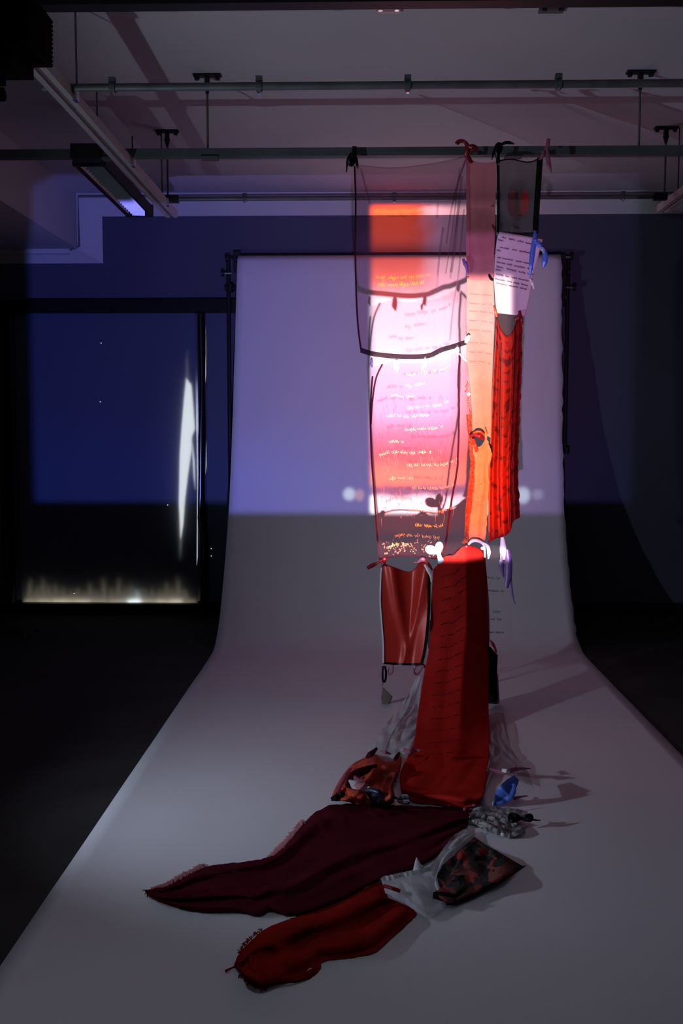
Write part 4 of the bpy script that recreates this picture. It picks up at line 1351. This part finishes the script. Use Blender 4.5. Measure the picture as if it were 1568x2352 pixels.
# --- O: crumpled gauze on the floor ---------------------------------------------------------------------
O_ = Panel([(871, 2018), (890, 2012), (935, 2002), (975, 1994), (1005, 1972), (1026, 1942), (1050, 1914), (1068, 1908), (1084, 1906)],
           [(884, 2052), (920, 2070), (950, 2088), (975, 2108), (990, 2108), (1030, 2080), (1010, 2060), (992, 2030), (1020, 1984), (1060, 1950), (1090, 1920)],
           [(880, 2030)], [(1090, 1912)], 90, 16, heap(.026, .022, 3.1, 5, 2, .2), smooth=1, fray=1.6)
tO = thing('crumpled_gauze', 'crumpled grey-white gauze along the front edge of the maroon cloth', 'cloth', atz(960, 2060, 0))
O_.build('cloth', C_white, tO)
O_.strip([(.02, .1), (.3, .06), (.6, .1), (.97, .1)], .022, 'rolled_edge', C_white, tO, .4, .012)
frib(tO, 'peak', R_white, [(962, 2002, .03), (959, 1986, .07), (956, 1970, .10)], [30, 17, 2], twist=.3)
frib(tO, 'peak', C_white, [(968, 2000, .03), (966, 1988, .06), (972, 1994, .04)], [10, 12, 3], twist=-.4)

# --- P: patterned scarf ---------------------------------------------------------------------------------------
def pattern(N, tc, c):
    nn = N.n('ShaderNodeTexVoronoi')
    nn.inputs['Scale'].default_value = 9.0
    x, y, z = N.sep(tc.outputs['UV'])
    v2 = N.comb(N.m('ADD', N.m('MULTIPLY', x, 1.0), N.m('MULTIPLY', N.noise(tc.outputs['UV'], 5, 2), .45)), N.m('MULTIPLY', y, .55))
    N.put(nn.inputs['Vector'], v2)
    f = N.sep(nn.outputs['Color'])[0]
    c = N.ramp(f, [(0, (.022, .024, .026)), (.40, (.05, .05, .05)), (.45, (.26, .035, .035)), (.60, (.34, .06, .055)), (.64, (.028, .03, .032)), (.80, (.10, .085, .08)), (.85, (.26, .03, .03)), (1, (.24, .10, .09))], 0, 1, 'EASE')
    return c
C_pattern = cloth('leaf_print_silk', (.2, .05, .05), 1, .1, print_fn=pattern)
P_ = Panel([(1012, 1988), (1040, 1964), (1062, 1945), (1089, 1922)], [(992, 2050), (1015, 2072), (1034, 2078), (1085, 2058), (1130, 2036), (1170, 2012), (1201, 1990)],
           [(998, 2010), (1004, 2030)], [(1120, 1944), (1150, 1960), (1175, 1975)], 44, 40, heap(.030, .014, 7.7, 4, 4, .06), smooth=1)
tP = thing('patterned_scarf', 'grey and red leaf-patterned scarf spread into a point on the paper', 'scarf', atz(1090, 2060, 0))
P_.build('cloth', C_pattern, tP, .0014)
frib(tP, 'dark_edge', C_dark, [(1034, 2074, .03), (1085, 2055, .03), (1140, 2028, .025), (1178, 2004, .02), (1206, 1988, .015)], [9, 10, 9, 6, 2])
frib(tP, 'dark_edge', C_dark, [(994, 2056, .045), (1010, 2058, .05), (1036, 2060, .045), (1060, 2058, .03)], [14, 22, 14, 6])

# --- Q: lace scrap --------------------------------------------------------------------------------------------------
Q_ = Panel([(1075, 1876), (1084, 1860), (1098, 1849), (1130, 1852), (1165, 1856), (1196, 1860)], [(1073, 1886), (1100, 1900), (1128, 1914), (1160, 1920), (1174, 1928), (1206, 1912)],
           [(1072, 1881)], [(1200, 1880), (1210, 1895)], 50, 26, heap(.018, .012, 5.2, 6, 4, .1), smooth=1, fray=1.8)
tQ = thing('lace_scrap', 'ruffled grey lace scrap with a black bow lying right of the maroon cloth', 'scrap', atz(1140, 1915, 0))
Q_.build('cloth', C_lace, tQ)
Q_.writing([((.05, y), (.75, y + .05)) for y in (.15, .35, .55, .72)], 'handwriting', Ink, tQ, .010, .0018, .008)
for run in ([(.0, .9), (.3, .75), (.6, .95), (.95, .85)], [(.1, .3), (.4, .5), (.7, .4), (.9, .55)]):
    Q_.strip(run, .020, 'ruffle', C_lace, tQ, .5, .008)
frib(tQ, 'bow_loop', R_black, [(1196, 1879, .05), (1184, 1874, .06), (1171, 1872, .06), (1172, 1886, .05), (1184, 1884, .05), (1196, 1880, .05)], [6, 12, 13, 12, 10, 6])
frib(tQ, 'bow_loop', R_black, [(1196, 1879, .05), (1208, 1875, .06), (1220, 1872, .06), (1220, 1884, .05), (1208, 1883, .05), (1196, 1880, .05)], [6, 9, 10, 10, 9, 6])
frib(tQ, 'bow_tail', R_black, [(1218, 1881, .04), (1230, 1884, .03), (1241, 1884, .02)], [5, 4, 2])
knotball(tQ, R_white, 1154, 1917, floorY(1154, 1917, .03), 5, 'edge_knot')

# --- R: clear gauze and ribbons at the right foot ----------------------------------------------------------------------
def fnR(px, py, u, v):
    return drape(px, py, YF - .10 + .02 * math.sin(u * 7 + v * 3), .02 + .02 * abs(nz(u * 4, v * 5, 3)), 7)
R_ = Panel([(1122, 1642), (1138, 1636), (1156, 1638)], [(1106, 1832), (1122, 1800), (1138, 1776), (1161, 1778), (1198, 1796), (1224, 1806)],
           [(1120, 1700), (1118, 1760)], [(1166, 1683), (1174, 1723), (1206, 1762), (1217, 1780)], 24, 36, fnR, smooth=1)
tR = thing('clear_gauze', 'clear mauve gauze flaring out at the right foot of the tall red panel', 'fabric panel', atz(1160, 1800, 0))
R_.build('cloth', C_gauze, tR)
frib(tR, 'tie', R_pink, [(1124, 1766, .05), (1150, 1774, .06), (1166, 1772, .07), (1186, 1766, .07), (1218, 1765, .05)], [4, 9, 12, 7, 2])
frib(tR, 'tie', R_white, [(1152, 1769, .08), (1162, 1771, .09), (1171, 1774, .08)], [7, 10, 6])
knotball(tR, R_pink, 1183, 1760, floorY(1183, 1760, .07), 4)
frib(tR, 'tie', R_pink, [(1178, 1834, .03), (1195, 1830, .03), (1212, 1828, .02)], [8, 5, 2])
frib(tR, 'blue_tie', R_blue, [(1186, 1786, .07), (1176, 1800, .09), (1158, 1818, .08), (1142, 1838, .04), (1132, 1848, .03)], [16, 30, 34, 26, 8], twist=.2)
frib(tR, 'blue_tie', R_silver, [(1136, 1836, .07), (1132, 1844, .06), (1132, 1850, .05)], [2, 4, 3])
frib(tR, 'blue_tie', R_blue, [(1180, 1800, .10), (1176, 1824, .07), (1158, 1842, .04), (1140, 1846, .03)], [10, 18, 14, 6], twist=-.3)

# --- S: dark scrap beside the red panel ---------------------------------------------------------------------------------
YSd = YF - .02
S_ = Panel([(1117, 1482), (1126, 1486), (1143, 1505)], [(1119, 1618), (1135, 1628), (1145, 1632)], [(1115, 1560)], [(1141, 1540), (1144, 1600)], 12, 24, hang(YSd, .01, 1, 0), smooth=0)
tS = thing('charcoal_scrap', 'charcoal cloth scrap peeking out from behind the tall red panel', 'scrap', at(1132, 1632, YSd))
S_.build('cloth', C_dark, tS, .0015)
S_.strip([(.95, .35), (.97, .7), (.97, 1)], px2m(7, YSd), 'grey_edge', C_greyorg, tS)
rib(tS, 'tie', R_red, [(1124, 1470, -.02), (1132, 1480, -.03), (1138, 1492, -.02), (1138, 1500, -.02)], [4, 8, 5, 6], YSd)
rib(tS, 'tie', C_maroon, [(1120, 1622, -.02), (1130, 1634, -.03), (1136, 1648, -.03), (1126, 1668, -.02)], [8, 14, 14, 6], YSd)

# --- T: violet ribbon bundle ------------------------------------------------------------------------------------------------
YT = YF - .04
tT = thing('violet_streamer', 'violet ribbon streamer with a pale knot under the red satin strip', 'ribbon', at(1165, 1388, YT))
rib(tT, 'tail', R_violet, [(1150, 1285), (1152, 1305), (1155, 1322), (1157, 1326)], [9, 14, 8, 4], YT)
rib(tT, 'tail', R_violet, [(1164, 1262), (1168, 1290), (1168, 1320), (1162, 1350)], [9, 17, 16, 10], YT)
rib(tT, 'tail', R_violet, [(1170, 1310), (1174, 1345), (1178, 1375), (1183, 1389)], [8, 5, 5, 2], YT)
rib(tT, 'knot', R_white, [(1153, 1234, -.01), (1155, 1255, -.03), (1154, 1285, -.01)], [7, 15, 10], YT)
rib(tT, 'knot', R_pink, [(1148, 1255, -.01), (1150, 1270, -.02), (1153, 1285, -.01)], [3, 5, 4], YT)

# --- V: clear film letter -----------------------------------------------------------------------------------------------------
YV = YF + .02
V_ = Panel([(1116, 1250), (1140, 1252), (1172, 1258)], [(1120, 1478), (1148, 1482), (1178, 1482)], [], [], 14, 24, hang(YV, .006, 1, 0), smooth=0)
tV = thing('clear_letter', 'nearly clear sheet with a few pen lines beside the tall red panel', 'letter', at(1146, 1482, YV))
V_.build('sheet', C_clear, tV)
V_.writing([((.02, .335), (.55, .33)), ((.05, .465), (.68, .455)), ((.2, .675), (.52, .665)), ((.12, .75), (.58, .74)), ((.05, .885), (.75, .865))], 'handwriting', Ink, tV, .011, .0022)
